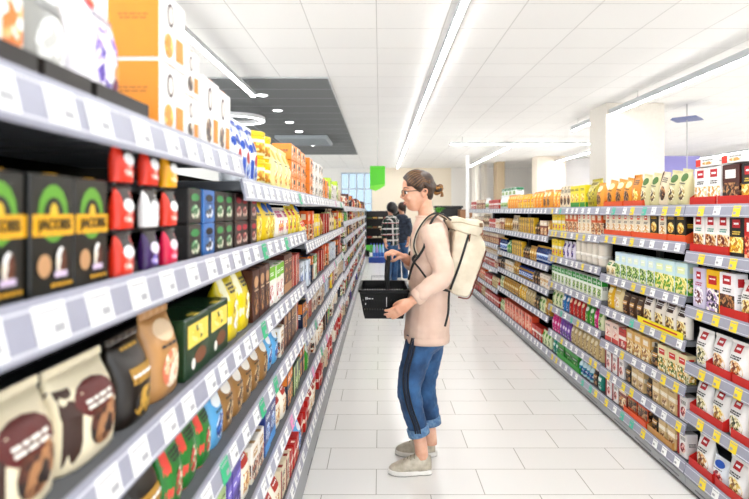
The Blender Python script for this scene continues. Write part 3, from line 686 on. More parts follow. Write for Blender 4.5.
# ---------------------------------------------------------------- shelving
def shelf_bay(side, bay, y0, y1, zs, label, back_top=1.5, tags='white', tagstep=.17, ranges=None, railh=.05, backc='#0B0A09', shelfc='#75777B', extra=None):
    d = -1 if side == 'R' else 1                      # direction to the aisle
    xf = XR if side == 'R' else XL; xb = xf-d*.47
    e = empty('shelving_unit', (xb if 0 else (xf+xb)/2, (y0+y1)/2, 0)); ox, oy = e.location[0], e.location[1]
    tag(e, label, 'shelves', 'supermarket shelving units')
    L = y1-y0
    b = MB(); b.box(xb-ox, xb-ox+d*.02, y0-oy+.002, y1-oy-.002, .05, back_top, mat(backc, .9, spec=.05), .002); obj('back_panel', b, e)
    b = MB(); b.box(xf-ox-d*.006, xf-ox-d*.03, y0-oy+.001, y1-oy-.001, .028, zs[-1]-.062, '#A9ABAD', .002)
    for i in range(int(L/.3)):
        yy = y0-oy+.06+i*.3; b.box(xf-ox-d*.004, xf-ox-d*.01, yy, yy+.2, .045, .052, '#7A7C7E')
    b.box(xf-ox-d*.03, xb-ox, y0-oy+.002, y1-oy-.002, 0, .028, '#141414'); obj('plinth', b, e)  # bottom strip coloured black to paint the shadow gap at the floor
    for yy in (y0-oy+.001, y1-oy-.031):
        b = MB(); b.box(xb-ox+d*.02, xb-ox+d*.05, yy, yy+.03, .02, back_top, '#55585C', .003); obj('upright', b, e)
    tm_w = None
    railm = mat('#A9AAB8', .35); 
    for i, z in enumerate(list(zs)+([extra[0]] if extra else [])):
        a0, a1 = (extra[1] if i == len(zs) else ranges[i] if ranges and ranges.get(i) else (y0, y1))
        if a1 - a0 < .05: continue
        l = a1-a0; so = Vector((0, (a0+a1)/2-oy, 0))
        b = MB(); b.box(xf-ox-d*.012, xb-ox+d*.021, -l/2+.004, l/2-.004, z-.028, z-.0005, mat(shelfc, .7, spec=.15), .002)
        sh = obj('shelf', b, e, so)
        # tilted price rail
        rh = railh
        top = (xf-ox-d*.012, z+.006); bot = (xf-ox, z-rh)
        r = MB()
        pr = [(top[0], top[1]), (top[0]+d*.003, top[1]+.002), (bot[0]+d*.003, bot[1]), (bot[0], bot[1]-.004), (bot[0]-d*.006, bot[1]-.003), (bot[0]-d*.004, bot[1]+.006), (top[0]-d*.004, z-.003), (top[0]-d*.004, top[1])]
        r.rings([[(q[0], yy, q[1]) for q in pr] for yy in (-l/2+.004, l/2-.004)], railm, True, False)
        # clear ridge lines
        for fz in (.16, .9):
            cx_ = top[0]+(bot[0]-top[0])*fz+d*.0035; cz_ = top[1]+(bot[1]-top[1])*fz
            r.box(cx_-.001, cx_+.001, -l/2+.005, l/2-.005, cz_-.0012, cz_+.0012, '#E4E5EA')
        obj('price_rail', r, sh)
        # price tags
        n = int(l/tagstep); R = random.Random(bay*50+i*3+(900 if side == 'L' else 0))
        kinds = {}
        for j in range(min(n, 98)):
            yy = -l/2+tagstep*(j+.3+R.random()*.35)
            Y = a0+l/2+yy
            if not visible(xf, Y, z-.05, .05, .05): continue
            c = '#F7F7F5'
            if tags == 'yellow' and R.random() < .85: c = '#F2DC3A'
            if tags == 'mixed':
                q = R.random(); c = '#F2DC3A' if q < .3 else ('#5FC9B0' if q < .42 else '#F7F7F5')
            if tags == 'left':
                q = R.random(); c = '#F7F7F5' if q < .9 else ('#3FBF8E' if q < .96 else '#F0A4CC')
            if c not in kinds:
                tw = .05 if tags != 'left' else .062
                t = MB(); t0, t1 = .12, (1.0 if c != '#F7F7F5' else .88)
                A = (top[0]+(bot[0]-top[0])*t0+d*.0045, top[1]+(bot[1]-top[1])*t0); B_ = (top[0]+(bot[0]-top[0])*t1+d*.0055, top[1]+(bot[1]-top[1])*t1)
                q = [(A[0], A[1]), (B_[0], B_[1]), (B_[0]-d*.001, B_[1]), (A[0]-d*.001, A[1])]
                t.rings([[(k_[0], s_, k_[1]) for k_ in q] for s_ in (-tw/2, tw/2)], mat(c, .5), True, False)
                for (s0, s1, f0, f1) in ((-.42, .38, .16, .24), (.0, .38, .56, .8)):
                    P0 = A[0]+(B_[0]-A[0])*f0+d*.0006, A[1]+(B_[1]-A[1])*f0; P1 = A[0]+(B_[0]-A[0])*f1+d*.0006, A[1]+(B_[1]-A[1])*f1
                    t.add([(P0[0], s0*tw, P0[1]), (P0[0], s1*tw, P0[1]), (P1[0], s1*tw, P1[1]), (P1[0], s0*tw, P1[1])], [(0, 1, 2, 3)], '#B4B4B8')
                kinds[c] = t.mesh('price_tag')
            o = bpy.data.objects.new('price_tag', kinds[c]); COL.objects.link(o); o.parent = sh; o.location = (0, yy, 0)
            if c == '#F2DC3A': o['label'] = 'yellow price tag'
            elif c == '#F0A4CC': o['label'] = 'pink price tag'
            elif c in ('#5FC9B0', '#3FBF8E'): o['label'] = 'green price tag'
    return e
def display_tray(side, y0, y1, z, c, label, h=.04, d=.1, inset=.018, group='open cardboard display trays'):
    dr = -1 if side == 'R' else 1
    xf = (XR if side == 'R' else XL)-dr*inset
    if not visible(xf, (y0+y1)/2, z, h, y1-y0): return
    e = empty('display_tray', (xf-dr*d/2, (y0+y1)/2, z), math.pi/2 if side == 'L' else -math.pi/2)
    L = y1-y0; tag(e, label, 'tray', group)
    b = MB(); b.box(-L/2, L/2, -d/2, d/2, 0, .0025, c); obj('bottom', b, e)
    b = MB(); b.box(-L/2, L/2, -d/2, -d/2+.002, .0025, h, c); obj('front_lip', b, e)
    for s in (-1, 1):
        b = MB(); x = s*(L/2-.001)
        b.rings([[(xx, -d/2+.002, .0025), (xx, -d/2+.002, h), (xx, d/2, h*2.2), (xx, d/2, .0025)] for xx in (x-.001, x+.001)], c, True, False); obj('side_wall', b, e)
ZR = [[1.475, 1.239, .96, .67, .42, .14], [1.475, 1.28, 1.002, .772, .536, .336, .14], [1.475, 1.27, 1.04, .80, .58, .347, .14],
      [1.475, 1.206, .93, .70, .45, .14], [1.475, 1.21, .99, .835, .66, .38, .14]]
YR = [(1.6, 2.85), (2.85, 3.95), (3.95, 5.17), (5.17, 7.4), (7.4, 9.75)]
RN = ['first right shelving unit, nearest the camera, with white red-tagged baking bags', 'second right shelving unit, with pale green cartons and yellow price tags',
      'third right shelving unit, with cream paper rolls and green-topped cartons', 'fourth right shelving unit, long, with yellow pasta and blue bottles', 'last right shelving unit at the far end, beside the slim white post']
tg = ['yellow', 'mixed', 'mixed', 'white', 'white']
SHN7 = ['top shelf', 'second shelf', 'third shelf', 'fourth shelf', 'fifth shelf', 'sixth shelf', 'bottom shelf']
for b in range(5):
    shelf_bay('R', b, YR[b][0], YR[b][1], ZR[b], RN[b], 1.53, tg[b], .13, {0: (YR[b][0], YR[b][1])})
SHN = SHN7
ZL = [[1.598, 1.344, 1.086, .84, .563, .25], [1.535, 1.28, 1.02, .80, .56, .25], [1.50, 1.33, 1.14, .96, .76, .5, .22]]
ZALL = {('R', i): ZR[i] for i in range(5)}; ZALL.update({('L', i): list(ZL[i]) for i in range(3)}); ZALL[('L', 0)].append(1.535)
shelf_bay('L', 0, .25, 2.86, ZL[0], 'nearest left shelving unit, blurred, with coffee and sweets', 1.6, 'left', .115, {0: (.25, 1.54)}, railh=.052, extra=(1.535, (1.545, 2.86)))
shelf_bay('L', 1, 2.86, 5.8, ZL[1], 'second left shelving unit, with snack cartons and bars', 1.5, 'left', .115, None, railh=.05)
shelf_bay('L', 2, 5.8, 14.9, ZL[2], 'farthest left shelving unit, long and crowded with small packs', 1.5, 'left', .2)
ZS = {('R', i): ZR[i] for i in range(5)}; ZS.update({('L', i): ZL[i] for i in range(3)})
def rowz(side, bay, sh, seq, **k):
    y0, y1 = (YR[bay] if side == 'R' else [(.3, 2.86), (2.86, 5.8), (5.8, 14.9)][bay])
    y0 = k.pop('y0', y0); y1 = k.pop('y1', y1)
    put_row(side, bay, sh, ZS[(side, bay)][sh]+.0005, y0+.03, y1-.03, seq, **k)
# ---- right, nearest bay (far to near)
T = .003
rowz('R', 0, 0, [('cakebox', 2), ('cakebrown', 1), ('cakeblack', 1), ('cakebox', 1)], zoff=T)
rowz('R', 0, 1, [('redcarton', 3), ('cakeblack', 1), ('allred', 1), ('redcarton', 1)], zoff=T)
rowz('R', 0, 2, [('lilac', 1), ('yelpurple', 1), ('slice', 1), ('whitebag3', 1), ('slice', 1)], zoff=T)
rowz('R', 0, 3, [('whitebag2', 1), ('whitebag', 2), ('whitebag3', 1), ('whitebag', 1)], zoff=T)
rowz('R', 0, 4, [('whitebag2', 1), ('whitebag3', 1), ('whitebag2', 2), ('whitebag', 1)], zoff=T)
rowz('R', 0, 5, [('whitebag', 1), ('snackblue', 1), ('whitebag3', 2), ('whitebag', 2)], zoff=T)
# ---- second bay
rowz('R', 1, 0, [('orangebag', 3), ('orangetall', 1), ('seedbag', 2), ('creambrown', 1), ('seedbag', 3)], zoff=T)
rowz('R', 1, 1, [('creamcarton', 7), ('blackyellow', 1), ('creamcarton', 1), ('blackyellow', 2)], zoff=T)
rowz('R', 1, 2, [('gnocchi', 2), ('greenwhite', 6), ('greenyellow', 3)], loop=False)
rowz('R', 1, 3, [('yelbagr', 1), ('creambag', 1), ('brownpack', 3), ('brownwhite', 4)], loop=False)
rowz('R', 1, 4, [('pinkpack', 2), ('redwhite', 1), ('cookie', 3), ('darkpack', 1), ('soupcarton', 4)], loop=False)
rowz('R', 1, 5, [('whitered', 3), ('darkpack', 1), ('tanpack', 2), ('darkpack', 1), ('tanpack', 3), ('whitered', 1)])
rowz('R', 1, 6, [('whitered', 2), ('redbrown', 1), ('chocframe', 2), ('darkpack', 1), ('tanpack', 2), ('whitered', 1)], zoff=T)
# ---- third bay
rowz('R', 2, 0, [('orangepack', 2), ('creambrown', 3), ('yelgreen', 3), ('olivebag', 1), ('orangebag', 2)], loop=False)
rowz('R', 2, 1, [('multiyel', 4), ('orangecarton', 3), ('creamcarton', 3), ('orangecarton', 2)])
rowz('R', 2, 2, [('multiyel', 3), ('purplebag', 3), ('roll', 5)], loop=False)
rowz('R', 2, 3, [('greencarton', 12)], gap=(.01, .03))
rowz('R', 2, 4, [('creamgreen', 3), ('bluebag', 2), ('redbag', 4), ('greenbag', 2), ('magenta', 1)], loop=True)
rowz('R', 2, 5, [('magenta', 3), ('violet', 4), ('tanbag', 8)])
rowz('R', 2, 6, [('teal', 2), ('greentray', 3), ('tealbottle', 4), ('darkpack', 1)], zoff=T)
# ---- fourth
rowz('R', 3, 0, [('whitebottles', 6), ('orangepack', 5), ('yelbag', 6), ('orangepack', 3), ('orangebag', 2)])
rowz('R', 3, 1, [('redbrown', 2), ('goldbag', 5), ('creambrown', 3), ('spagyel', 8), ('darkpack', 2)])
rowz('R', 3, 2, [('bluebottle', 6), ('greenball', 2), ('spagyel', 6), ('darkpack', 3), ('goldbag', 3), ('bluebottle', 3)])
rowz('R', 3, 3, [('darkpack', 3), ('lightpack', 4), ('goldbag', 3), ('jarblue', 7)])
rowz('R', 3, 4, [('creamgreen', 2), ('goldbag', 9), ('yelbagr', 3), ('tanbag', 4), ('darkpack', 2)])
rowz('R', 3, 5, [('creamgreen', 3), ('bigorange', 9), ('redwhite', 3)])
# ---- last
rowz('R', 4, 0, [('redwhite', 5), ('redbrown', 6), ('whitebottles', 4), ('redwhite', 3)])
rowz('R', 4, 1, [('lightpack', 4), ('redbrown', 6), ('creambrown', 5), ('redwhite', 4)])
rowz('R', 4, 2, [('redbrown', 5), ('orangecarton', 6), ('redbrown', 4)])
rowz('R', 4, 3, [('lightpack', 5), ('goldbag', 4), ('greenyellow', 3), ('lightpack', 4)])
rowz('R', 4, 4, [('redbrown', 6), ('pinkpack', 5), ('redwhite', 6)])
rowz('R', 4, 5, [('tanbag', 5), ('redbag', 5), ('orangecarton', 5), ('redwhite', 4)])
rowz('R', 4, 6, [('redwhite', 4), ('redbag', 6), ('tanbag', 4), ('redwhite', 5)])
# ---- left, nearest bay (near to far)
rowz('L', 0, 0, [('fruitcarton', 1)], y0=.56, y1=.665, loop=False, zoff=T)
rowz('L', 0, 0, [('clearbag', 1)], y0=.605, y1=.775, loop=False, zoff=T)
rowz('L', 0, 0, [('berrypouch', 1)], y0=.72, y1=.93, loop=False, zoff=T)
rowz('L', 0, 0, [('yellowbox', 1, 2), ('whitecoffee', 1, 2), ('bigcoffee', 2), ('bottlepack', 1)], y0=.99, y1=1.575, loop=False, gap=(.002, .012))
put_row('L', 0, 0, 1.5355, 1.56, 2.84, [('bluepouch', 3), ('yeltub', 2, 2), ('creampouch', 4), ('sliced', 2, 3)], loop=False)
rowz('L', 1, 0, [('sliced', 3, 3), ('whiteblue', 4, 3), ('sliced', 3, 2), ('whitepack', 2, 1), ('talllime', 1), ('whiteblue', 3, 2), ('talllime', 1), ('mixpack', 3)], loop=False)
rowz('L', 0, 1, [('pods', 4)], y0=.42, y1=.86, loop=False, gap=(.002, .006))
rowz('L', 0, 1, [('tingreen', 1, 2), ('tinblue', 1, 2), ('tingreen', 2, 2), ('tinred', 3, 2), ('yelsweets', 3), ('palesweets', 3), ('yelfruit', 2), ('yelsweets', 2), ('yelfruit', 2), ('bluebag', 1)], y0=1.14, loop=False)
rowz('L', 0, 2, [('creamcoffee', 2), ('darkgold', 1), ('kraft', 1), ('greencoffee', 2), ('yeltall', 2), ('chocbrown', 3), ('whitegreen', 3), ('kraftstack', 2), ('redbarq', 3), ('bluewhite', 2)], y0=.55, loop=False, inset=.03)
rowz('L', 0, 3, [('darkgold', 2), ('redgreen', 3), ('skybag', 1), ('beans', 5), ('skybag', 2), ('whitepack', 1), ('chocbrown', 4), ('redbarq', 3)], y0=.80, loop=False, inset=.035)
rowz('L', 0, 4, [('darkgreen', 2), ('purplebar', 2), ('palegreen', 2), ('purplebar', 3), ('waffle', 1), ('whitepack', 2), ('navybox', 2), ('waffle', 2), ('navy', 2)], y0=1.0, inset=.03)
rowz('L', 0, 5, [('skybag', 1), ('yelfruit', 1), ('waffle', 3), ('redbar', 2), ('waffle', 2), ('mixpack', 2), ('redbar', 3)], y0=1.2, inset=.02)
# ---- left, second bay
rowz('L', 1, 1, [('yelfruit', 3), ('orangecarton', 3), ('multiyel', 4), ('goldbag', 3), ('redbarq', 5), ('palegreen', 3), ('creambrown', 4)])
rowz('L', 1, 2, [('bluewhite', 4), ('navy', 3), ('greencarton', 2), ('redbarq', 6), ('orangecarton', 4), ('goldbag', 3)])
rowz('L', 1, 3, [('navy', 2), ('multiyel', 3), ('redbarq', 3), ('whitepack', 4), ('mixpack', 3), ('bluewhite', 3)])
rowz('L', 1, 4, [('navy', 2), ('greenbag', 2), ('whitepack', 4), ('waffle', 3), ('chocbrown', 3)])
rowz('L', 1, 5, [('redbar', 4), ('waffle', 3), ('redbar', 6), ('mixpack', 3)])
# ---- left, last bay
mixes = [['redbag', 'yelbag', 'whitepack', 'redbar', 'darkjar'], ['yelbag', 'mixpack', 'whitejar', 'greenbag', 'whitepack'], ['whitejar', 'darkjar', 'greenjar', 'whitepack', 'mixpack'],
         ['whitepack', 'redbarq', 'greenjar', 'whitejar'], ['darkjar', 'mixpack', 'bluewhite', 'whitejar'], ['greenjar', 'redbar', 'whitepack'], ['redbar', 'waffle', 'mixpack']]
RM = random.Random(12)
extra_ = ['navy', 'yelbag', 'whitepack', 'redbar', 'purplebar', 'greenbag', 'bluebag', 'kraftstack', 'whitejar', 'tanbag', 'chocbrown', 'waffle']
for s_, ks in enumerate(mixes):
    rowz('L', 2, s_, [(k_, n_) for k_ in ks for n_ in (2,)]+[(RM.choice(extra_), RM.randint(1, 2)) for q in range(7)], gap=(.03, .06))
# hanging capsule packs on hooks above the second left shelf
hi = 0
for (Y, cols) in ((.865, ['redcaps', 'redcaps', 'redcaps']), (.965, ['redcaps', 'whitecaps', 'purpcaps']), (1.055, ['yelcaps', 'redcaps', 'pinkcaps'])):
    for r_, key in enumerate(cols):
        z = 1.495-r_*.073
        sc_ = .72
        o = place(key, (XL-.028, Y, z), math.pi/2, True, sc=(.9, .9, sc_))
        o['label'] = '%s on the %s row, %s the black coffee cartons' % (CAT[key]['desc'], ['top', 'middle', 'lowest'][r_], ['first beside', 'second column past', 'third column past'][hi])
        o['category'] = 'bag'; o['group'] = 'hanging capsule packs'
        k = MB(); k.tube([(0, 0, 0), (.40, 0, 0), (.41, 0, .01)], .002, mat('#9A9A9A', .3, .9), 6)
        q = obj('peg_hook', k, None, (XL-.445, Y, z+.0655*1.0+.0005)); tag(q, 'metal peg hook holding %s packs, %s row, %s column' % (CAT[key]['desc'].split()[1], ['top', 'middle', 'lowest'][r_], ['first', 'second', 'third'][hi]), 'hook', 'peg hooks')
    hi += 1
# flat boxes on top of the nearest right bay's cake cartons
zt = ZR[0][0]+T+.1905
for (y, k_, h2, tx) in ((2.70, 'flatbox', 0, 'plain flat white carton lying on the leftmost cake cartons'), (2.49, 'flatbox', 1, 'flat white carton with orange end lying on the dark brown cake carton')):
    o = place(k_, (XR+.07, y, zt), -math.pi/2, True, sc=(1.25, 1, 1.0)); o['label'] = tx; o['category'] = 'carton'; o['group'] = 'flat cartons on top of the cake cartons'
# display trays
RT = '#C9261C'
for (y0, y1, s_, wh) in ((2.62, 2.83, 0, 'under the white cake cartons'), (2.38, 2.6, 0, 'under the brown cake carton'), (2.52, 2.83, 1, 'under the baking mix cartons'),
                         (2.38, 2.58, 2, 'under the cake slice carton'), (2.5, 2.69, 3, 'under the third shelf bags' if 0 else 'under the middle baking bags'), (2.3, 2.49, 3, 'under the rightmost baking bags'),
                         (2.56, 2.83, 4, 'under the leftmost baking bags'), (2.28, 2.5, 4, 'under the rightmost baking bags'), (2.64, 2.84, 5, 'under the leftmost bag'), (2.4, 2.62, 5, 'under the snack bags')):
    display_tray('R', y0, y1, ZR[0][s_]+.0002, RT, 'red cardboard tray %s, %s, nearest right bay' % (wh, 'bottom shelf' if s_ == 5 else SHN7[s_]), .045, .09)
for (y0, y1, s_, c, wh) in ((3.62, 3.92, 0, '#E0642A', 'under the leftmost orange bags'), (3.34, 3.6, 0, '#D8582A', 'under the next orange bags'), (3.5, 3.92, 1, '#E0602A', 'under the leftmost cream cartons'), (3.06, 3.48, 1, '#E0602A', 'under the middle cream cartons'), (2.87, 3.05, 1, '#E0602A', 'under the black cartons'),
                            (3.3, 3.6, 6, '#E8642A', 'around the dark packs'), (3.0, 3.28, 6, '#C99A5A', 'around the tan packs')):
    display_tray('R', y0, y1, ZR[1][s_]+.0002, c, '%s cardboard tray %s, %s, second right bay' % ('orange' if c != '#C99A5A' else 'tan', wh, 'bottom shelf' if s_ == 6 else SHN7[s_]), .04, .09)
display_tray('R', 4.4, 4.95, ZR[2][6]+.0002, '#22A02A', 'green cardboard tray on the bottom shelf, third right bay', .05, .11)
for (y0, y1, wh) in ((.45, .628, 'at the left edge of the photo'), (.632, .745, 'under the clear bag'), (.75, .93, 'under the purple berry pouch')):
    display_tray('L', y0+.01, y1, ZL[0][0]+.0002, '#2A2420', 'black cardboard tray %s, top shelf, nearest left bay' % wh, .03, .09, .012)
# green topped cartons standing high on the far right bays
for i in range(4):
    o = place('greenlidbox', (XR+.12, 6.75+i*.2, ZR[3][0]+.176), -math.pi/2, False)
    o['label'] = 'white green-topped carton stacked high above the white bottles, %s from the left' % ORD[4-i]; o['category'] = 'carton'; o['group'] = 'green topped cartons over the bottles'
b = MB(); b.box(-.06, .06, -.42, .42, 0, .003, '#E8E8E8'); 
for q in (-.38, 0, .38): b.box(-.05, .05, q-.02, q+.02, -.172, 0, '#E8E8E8')
tag(obj('display_rack', b, None, (XR+.12, 7.05, ZR[3][0]+.1725)), 'white rack holding the green topped cartons above the bottles', 'rack')
# yellow promotional strip on the fourth shelf of the second bay
b = MB(); b.box(-.002, .002, -.25, .25, 0, .035, '#F0E21E'); b.box(-.0026, -.002, -.2, .18, .012, .022, '#C8402A')
tag(obj('promotion_strip', b, None, (XR+.004, 3.12, ZR[1][3]+.003)), 'yellow strip along the shelf edge below the brown-topped bags', 'sign')
def label_all2():
    rows = {}
    for t in ALLP: rows.setdefault(t[1], []).append(t)
    for rk, L in rows.items():
        byk = {}
        for t in L: byk.setdefault(t[6], set()).add(round(t[2], 4))
        n = len(ZS[rk[:2]]); sn = 'bottom shelf' if rk[2] == n-1 else SHN7[rk[2]]
        for o, _, y, p, lv, st, key in L:
            ks = sorted(byk[key]); i = ks.index(round(y, 4))+1; s = p['desc']
            if st == 2: s += (' below', ' above')[lv]
            if st == 3: s += (' lowest', ' midway', ' topmost')[lv]
            if len(ks) > 1: s += ', %s' % ('nearest of its kind' if i == 1 else ordn(i)+' nearest')
            s += ', %s, %s' % (sn, BAYN[rk[:2]])
            o['label'] = s; o['category'] = p['cat']; o['group'] = '%ss on the %s of the %s' % (p['desc'], sn, BAYN[rk[:2]])
label_all2()
# ---------------------------------------------------------------- far end of the aisle
def crate_shelf(x0, x1, Y, label):
    e = empty('produce_shelf', ((x0+x1)/2, Y, 0)); tag(e, label, 'shelves'); w_ = x1-x0
    for i, z in enumerate((.30, .62, .92, 1.2)):
        b = MB(); b.box(-w_/2, w_/2, i*.12, .6, z-.03, z, '#2A2824'); obj('shelf', b, e)
    b = MB(); b.box(-w_/2, w_/2, .6, .63, 0.02, 1.45, '#1C1B18'); obj('back_panel', b, e)
    b = MB(); b.box(-w_/2, w_/2, -.02, 0, .27, .42, '#58B83A'); obj('green_front', b, e)
    for s in (-1, 1):
        b = MB(); b.box(s*(w_/2+.001), s*(w_/2+.03), 0, .63, 0, 1.5, '#2E3840'); obj('side_panel', b, e)
    return e
FX0, FX1 = px(366, 0, 16.6)[0], px(400, 0, 16.6)[0]
crate_shelf(FX0, FX1, 16.6, 'dark shelf of groceries with green front at the aisle end')
R = random.Random(3); n_ = 0
for i, z in enumerate((.62, .92, 1.2)):
    for j in range(6):
        c = R.choice(['#6A4A2A', '#A83A2A', '#D8B050', '#3A6A2A', '#E0D8C0', '#8A5A30']); xx = FX0+.1+j*.17
        b = MB(); b.box(-.07, .07, -.08, .08, 0, .02, '#6A5030')
        e = empty('produce_crate', (xx, 16.72+i*.12, z+.0005)); obj('crate', b, e)
        b = MB()
        for q in range(7): b.ell((-.045+.045*(q % 3), -.05+.045*(q//3), .04), (.026, .026, .026), c, 8, 5)
        g = obj('contents', b, e); g['kind'] = 'stuff'
        tag(e, 'small crate of groceries, %s from left, %s row of the shelf at the aisle end' % (ORD[j+1], ['lowest', 'middle', 'top'][i]), 'crate', 'crates on the shelf at the aisle end')
for j in range(5):
    x = px(371+3*j, 0, 15.6)[0]
    e = empty('water_bottle', (x, 15.6, .0)); c = ['#5FAE4A', '#A8C8E8', '#B8A0D8', '#8AB8E8', '#A8C8E8'][j]
    b = MB(); b.lathe([(.038, .0), (.04, .01), (.04, .24), (.03, .32), (.014, .37)], mat(c, .15), n=10); obj('bottle_body', b, e)
    b = MB(); b.lathe([(.016, .37), (.016, .4)], '#3A5AB8', n=8); obj('cap', b, e)
    b = MB(); b.lathe([(.0405, .12), (.041, .121), (.041, .2), (.0405, .201)], '#4A7AC8' if j else '#F0F0F0', n=10); obj('label', b, e)
    e.scale = (1, 1, 1.35)
    tag(e, '%s bottle standing on the floor at the aisle end, %s from the left' % (['green', 'pale blue', 'lilac', 'sky blue', 'clear blue'][j], ORD[j+1]), 'bottle', 'water bottles at the aisle end')
b = MB(); b.box(-.26, .26, -.05, .0, 0, .16, '#1E4A9A', .005); tag(obj('bottle_crate', b, None, (px(378, 0, 15.4)[0], 15.4, 0)), 'blue crate front below the bottles at the aisle end', 'crate')
# furniture behind the woman's head
e = empty('dark_cabinet', (px(449, 0, 18)[0], 18, 0)); tag(e, 'black cabinet against the cream wall behind the backpack', 'cabinet')
b = MB(); b.box(-.42, .42, 0, .5, .03, 1.55, '#17181A', .01); obj('body', b, e)
b = MB(); b.box(-.46, .46, -.03, .52, 1.55, 1.62, '#0E0F10', .01); obj('top', b, e)
b = MB(); b.box(-.38, .38, .03, .47, 0, .03, '#0A0A0A'); obj('base', b, e)
e = empty('wooden_cupboard', (px(466, 0, 17.2)[0], 17.2, 0)); tag(e, 'brown wooden cupboard right of the black cabinet', 'cupboard')
b = MB(); b.box(-.2, .2, 0, .4, 0, 1.5, '#8A6446', .01); obj('body', b, e)
b = MB(); b.box(-.18, .18, -.015, 0, .1, 1.45, '#9A7452', .004); obj('door', b, e)
e = empty('potted_plant', (px(438, 0, 17.9)[0], 17.7, 1.2)); e.location[2] = 0
tag(e, 'small green plant in front of the black cabinet', 'plant')
b = MB(); b.lathe([(.12, 0), (.16, 1.36), (.15, 1.36), (.1, 1.34)], '#D8D4C8'); obj('pot', b, e)
b = MB(); R = random.Random(5)
for i in range(26):
    a = R.random()*6.28; l = .1+.14*R.random(); p0 = Vector((0, 0, 1.33)); p1 = p0+Vector((math.cos(a)*l*.5, math.sin(a)*l*.5, l)); p2 = p0+Vector((math.cos(a)*l, math.sin(a)*l, l*.9))
    b.tube([p0, p1, p2], [.008, .028, .004], '#5FA83A', 5, .2)
g = obj('foliage', b, e)
# small wire stand by the plaid person
e = empty('wire_stand', (px(378, 0, 10.2)[0], 10.2, 0)); tag(e, 'small thin grey wire stand on the floor beyond the basket', 'stand')
b = MB(); wm = mat('#8A8C90', .3, .7)
for z in (.06, .24):
    b.tube([(-.12, -.1, z), (.12, -.1, z), (.12, .1, z), (-.12, .1, z), (-.12, -.1, z)], .004, wm, 5)
for sx in (-.12, .12):
    for sy in (-.1, .1): b.tube([(sx, sy, 0), (sx, sy, .25)], .004, wm, 5)
obj('frame', b, e)
# ---------------------------------------------------------------- people
SKIN = bpy.data.materials.new('skin'); SKIN.use_nodes = True
def make_skin():
    nt = SKIN.node_tree; b = nt.nodes['Principled BSDF']
    n = nt.nodes.new('ShaderNodeTexNoise'); n.inputs['Scale'].default_value = 14
    tc = nt.nodes.new('ShaderNodeTexCoord'); nt.links.new(tc.outputs['Object'], n.inputs['Vector'])
    r = nt.nodes.new('ShaderNodeValToRGB'); r.color_ramp.elements[0].color = lin('#DDA98E'); r.color_ramp.elements[1].color = lin('#EFC6AE')
    r.color_ramp.elements[0].position = .35; r.color_ramp.elements[1].position = .65
    nt.links.new(n.outputs['Fac'], r.inputs[0]); nt.links.new(r.outputs[0], b.inputs['Base Color'])
    b.inputs['Roughness'].default_value = .5; b.inputs['Subsurface Weight'].default_value = .08
    b.inputs['Subsurface Radius'].default_value = (.02, .008, .004)
make_skin()
def fabric(name, c1, c2, scale, rough=.85, bump=.0):
    m = bpy.data.materials.new(name); m.use_nodes = True; nt = m.node_tree; b = nt.nodes['Principled BSDF']
    n = nt.nodes.new('ShaderNodeTexNoise'); n.inputs['Scale'].default_value = scale; n.inputs['Detail'].default_value = 4
    tc = nt.nodes.new('ShaderNodeTexCoord'); nt.links.new(tc.outputs['Object'], n.inputs['Vector'])
    r = nt.nodes.new('ShaderNodeValToRGB'); r.color_ramp.elements[0].color = lin(c1); r.color_ramp.elements[1].color = lin(c2)
    r.color_ramp.elements[0].position = .35; r.color_ramp.elements[1].position = .68
    nt.links.new(n.outputs['Fac'], r.inputs[0]); nt.links.new(r.outputs[0], b.inputs['Base Color']); b.inputs['Roughness'].default_value = rough
    b.inputs['Sheen Weight'].default_value = .1
    return m
SWEAT = fabric('sweater_cotton', '#DFC4B3', '#E8D0C1', 9)
DENIM = fabric('denim', '#24466C', '#4A78A6', 7)
DENIM2 = fabric('denim_cuff', '#5A7FA6', '#86A6C4', 60)
HAIRM = fabric('hair_strand', '#5A3E26', '#9A7448', 40, .45)
HAIR = fabric('brown_hair', '#241810', '#5E422C', 30, .45)
HAIRL = fabric('light_hair', '#7A5630', '#BE9050', 40, .45)
CANVAS = fabric('cream_canvas', '#D6CBB6', '#E6DDCB', 12, .8)
YN, YF, YC = 3.04, 3.26, 3.14
def ring(c, rx, ry, n=20, p=2.0):
    out = []
    for j in range(n):
        a = 2*math.pi*j/n; ca, sa = math.cos(a), math.sin(a)
        out.append((c[0]+rx*math.copysign(abs(ca)**(2/p), ca), c[1]+ry*math.copysign(abs(sa)**(2/p), sa), c[2]))
    return out
woman = empty('person', (.22, 3.14, 0))
tag(woman, 'woman in pale pink sweater and cropped blue jeans holding a basket', 'person')
WL = Vector(woman.location)
def wobj(name, me, label=None):
    o = obj(name, me, woman, tuple(-WL));
    if label: o['label'] = label
    return o
kC = YC/FPX
def X(a): return (a-380)*kC
def Z(a): return CAMH-(a-211)*kC
# body --------------------------------------------------------
B = MB()
hd = [(171.5, 412, 421, .02), (173.8, 409.5, 424, .042), (177, 405.5, 428, .056), (182, 402.9, 431, .067), (187, 402.4, 432, .071), (190.5, 402.6, 432, .072), (193, 403.6, 433, .072),
      (196, 403.6, 432, .069), (199.5, 403.9, 430, .064), (202, 404.6, 428, .058), (205, 405.8, 426, .05), (207.8, 407.2, 422, .041), (210, 409.2, 419, .029), (211, 412, 417, .015)]
rs = []
for y, a, b_, hw in hd:
    cx = (X(a)+X(b_))/2; rx = (X(b_)-X(a))/2; rr = []
    for j in range(28):
        t = 2*math.pi*j/28; c_, s_ = math.cos(t), math.sin(t)
        yy = hw*s_*(1-.18*max(0, -c_)**2)
        rr.append((cx+rx*c_, YC+yy, Z(y)))
    rs.append(rr)
B.rings(rs, SKIN)
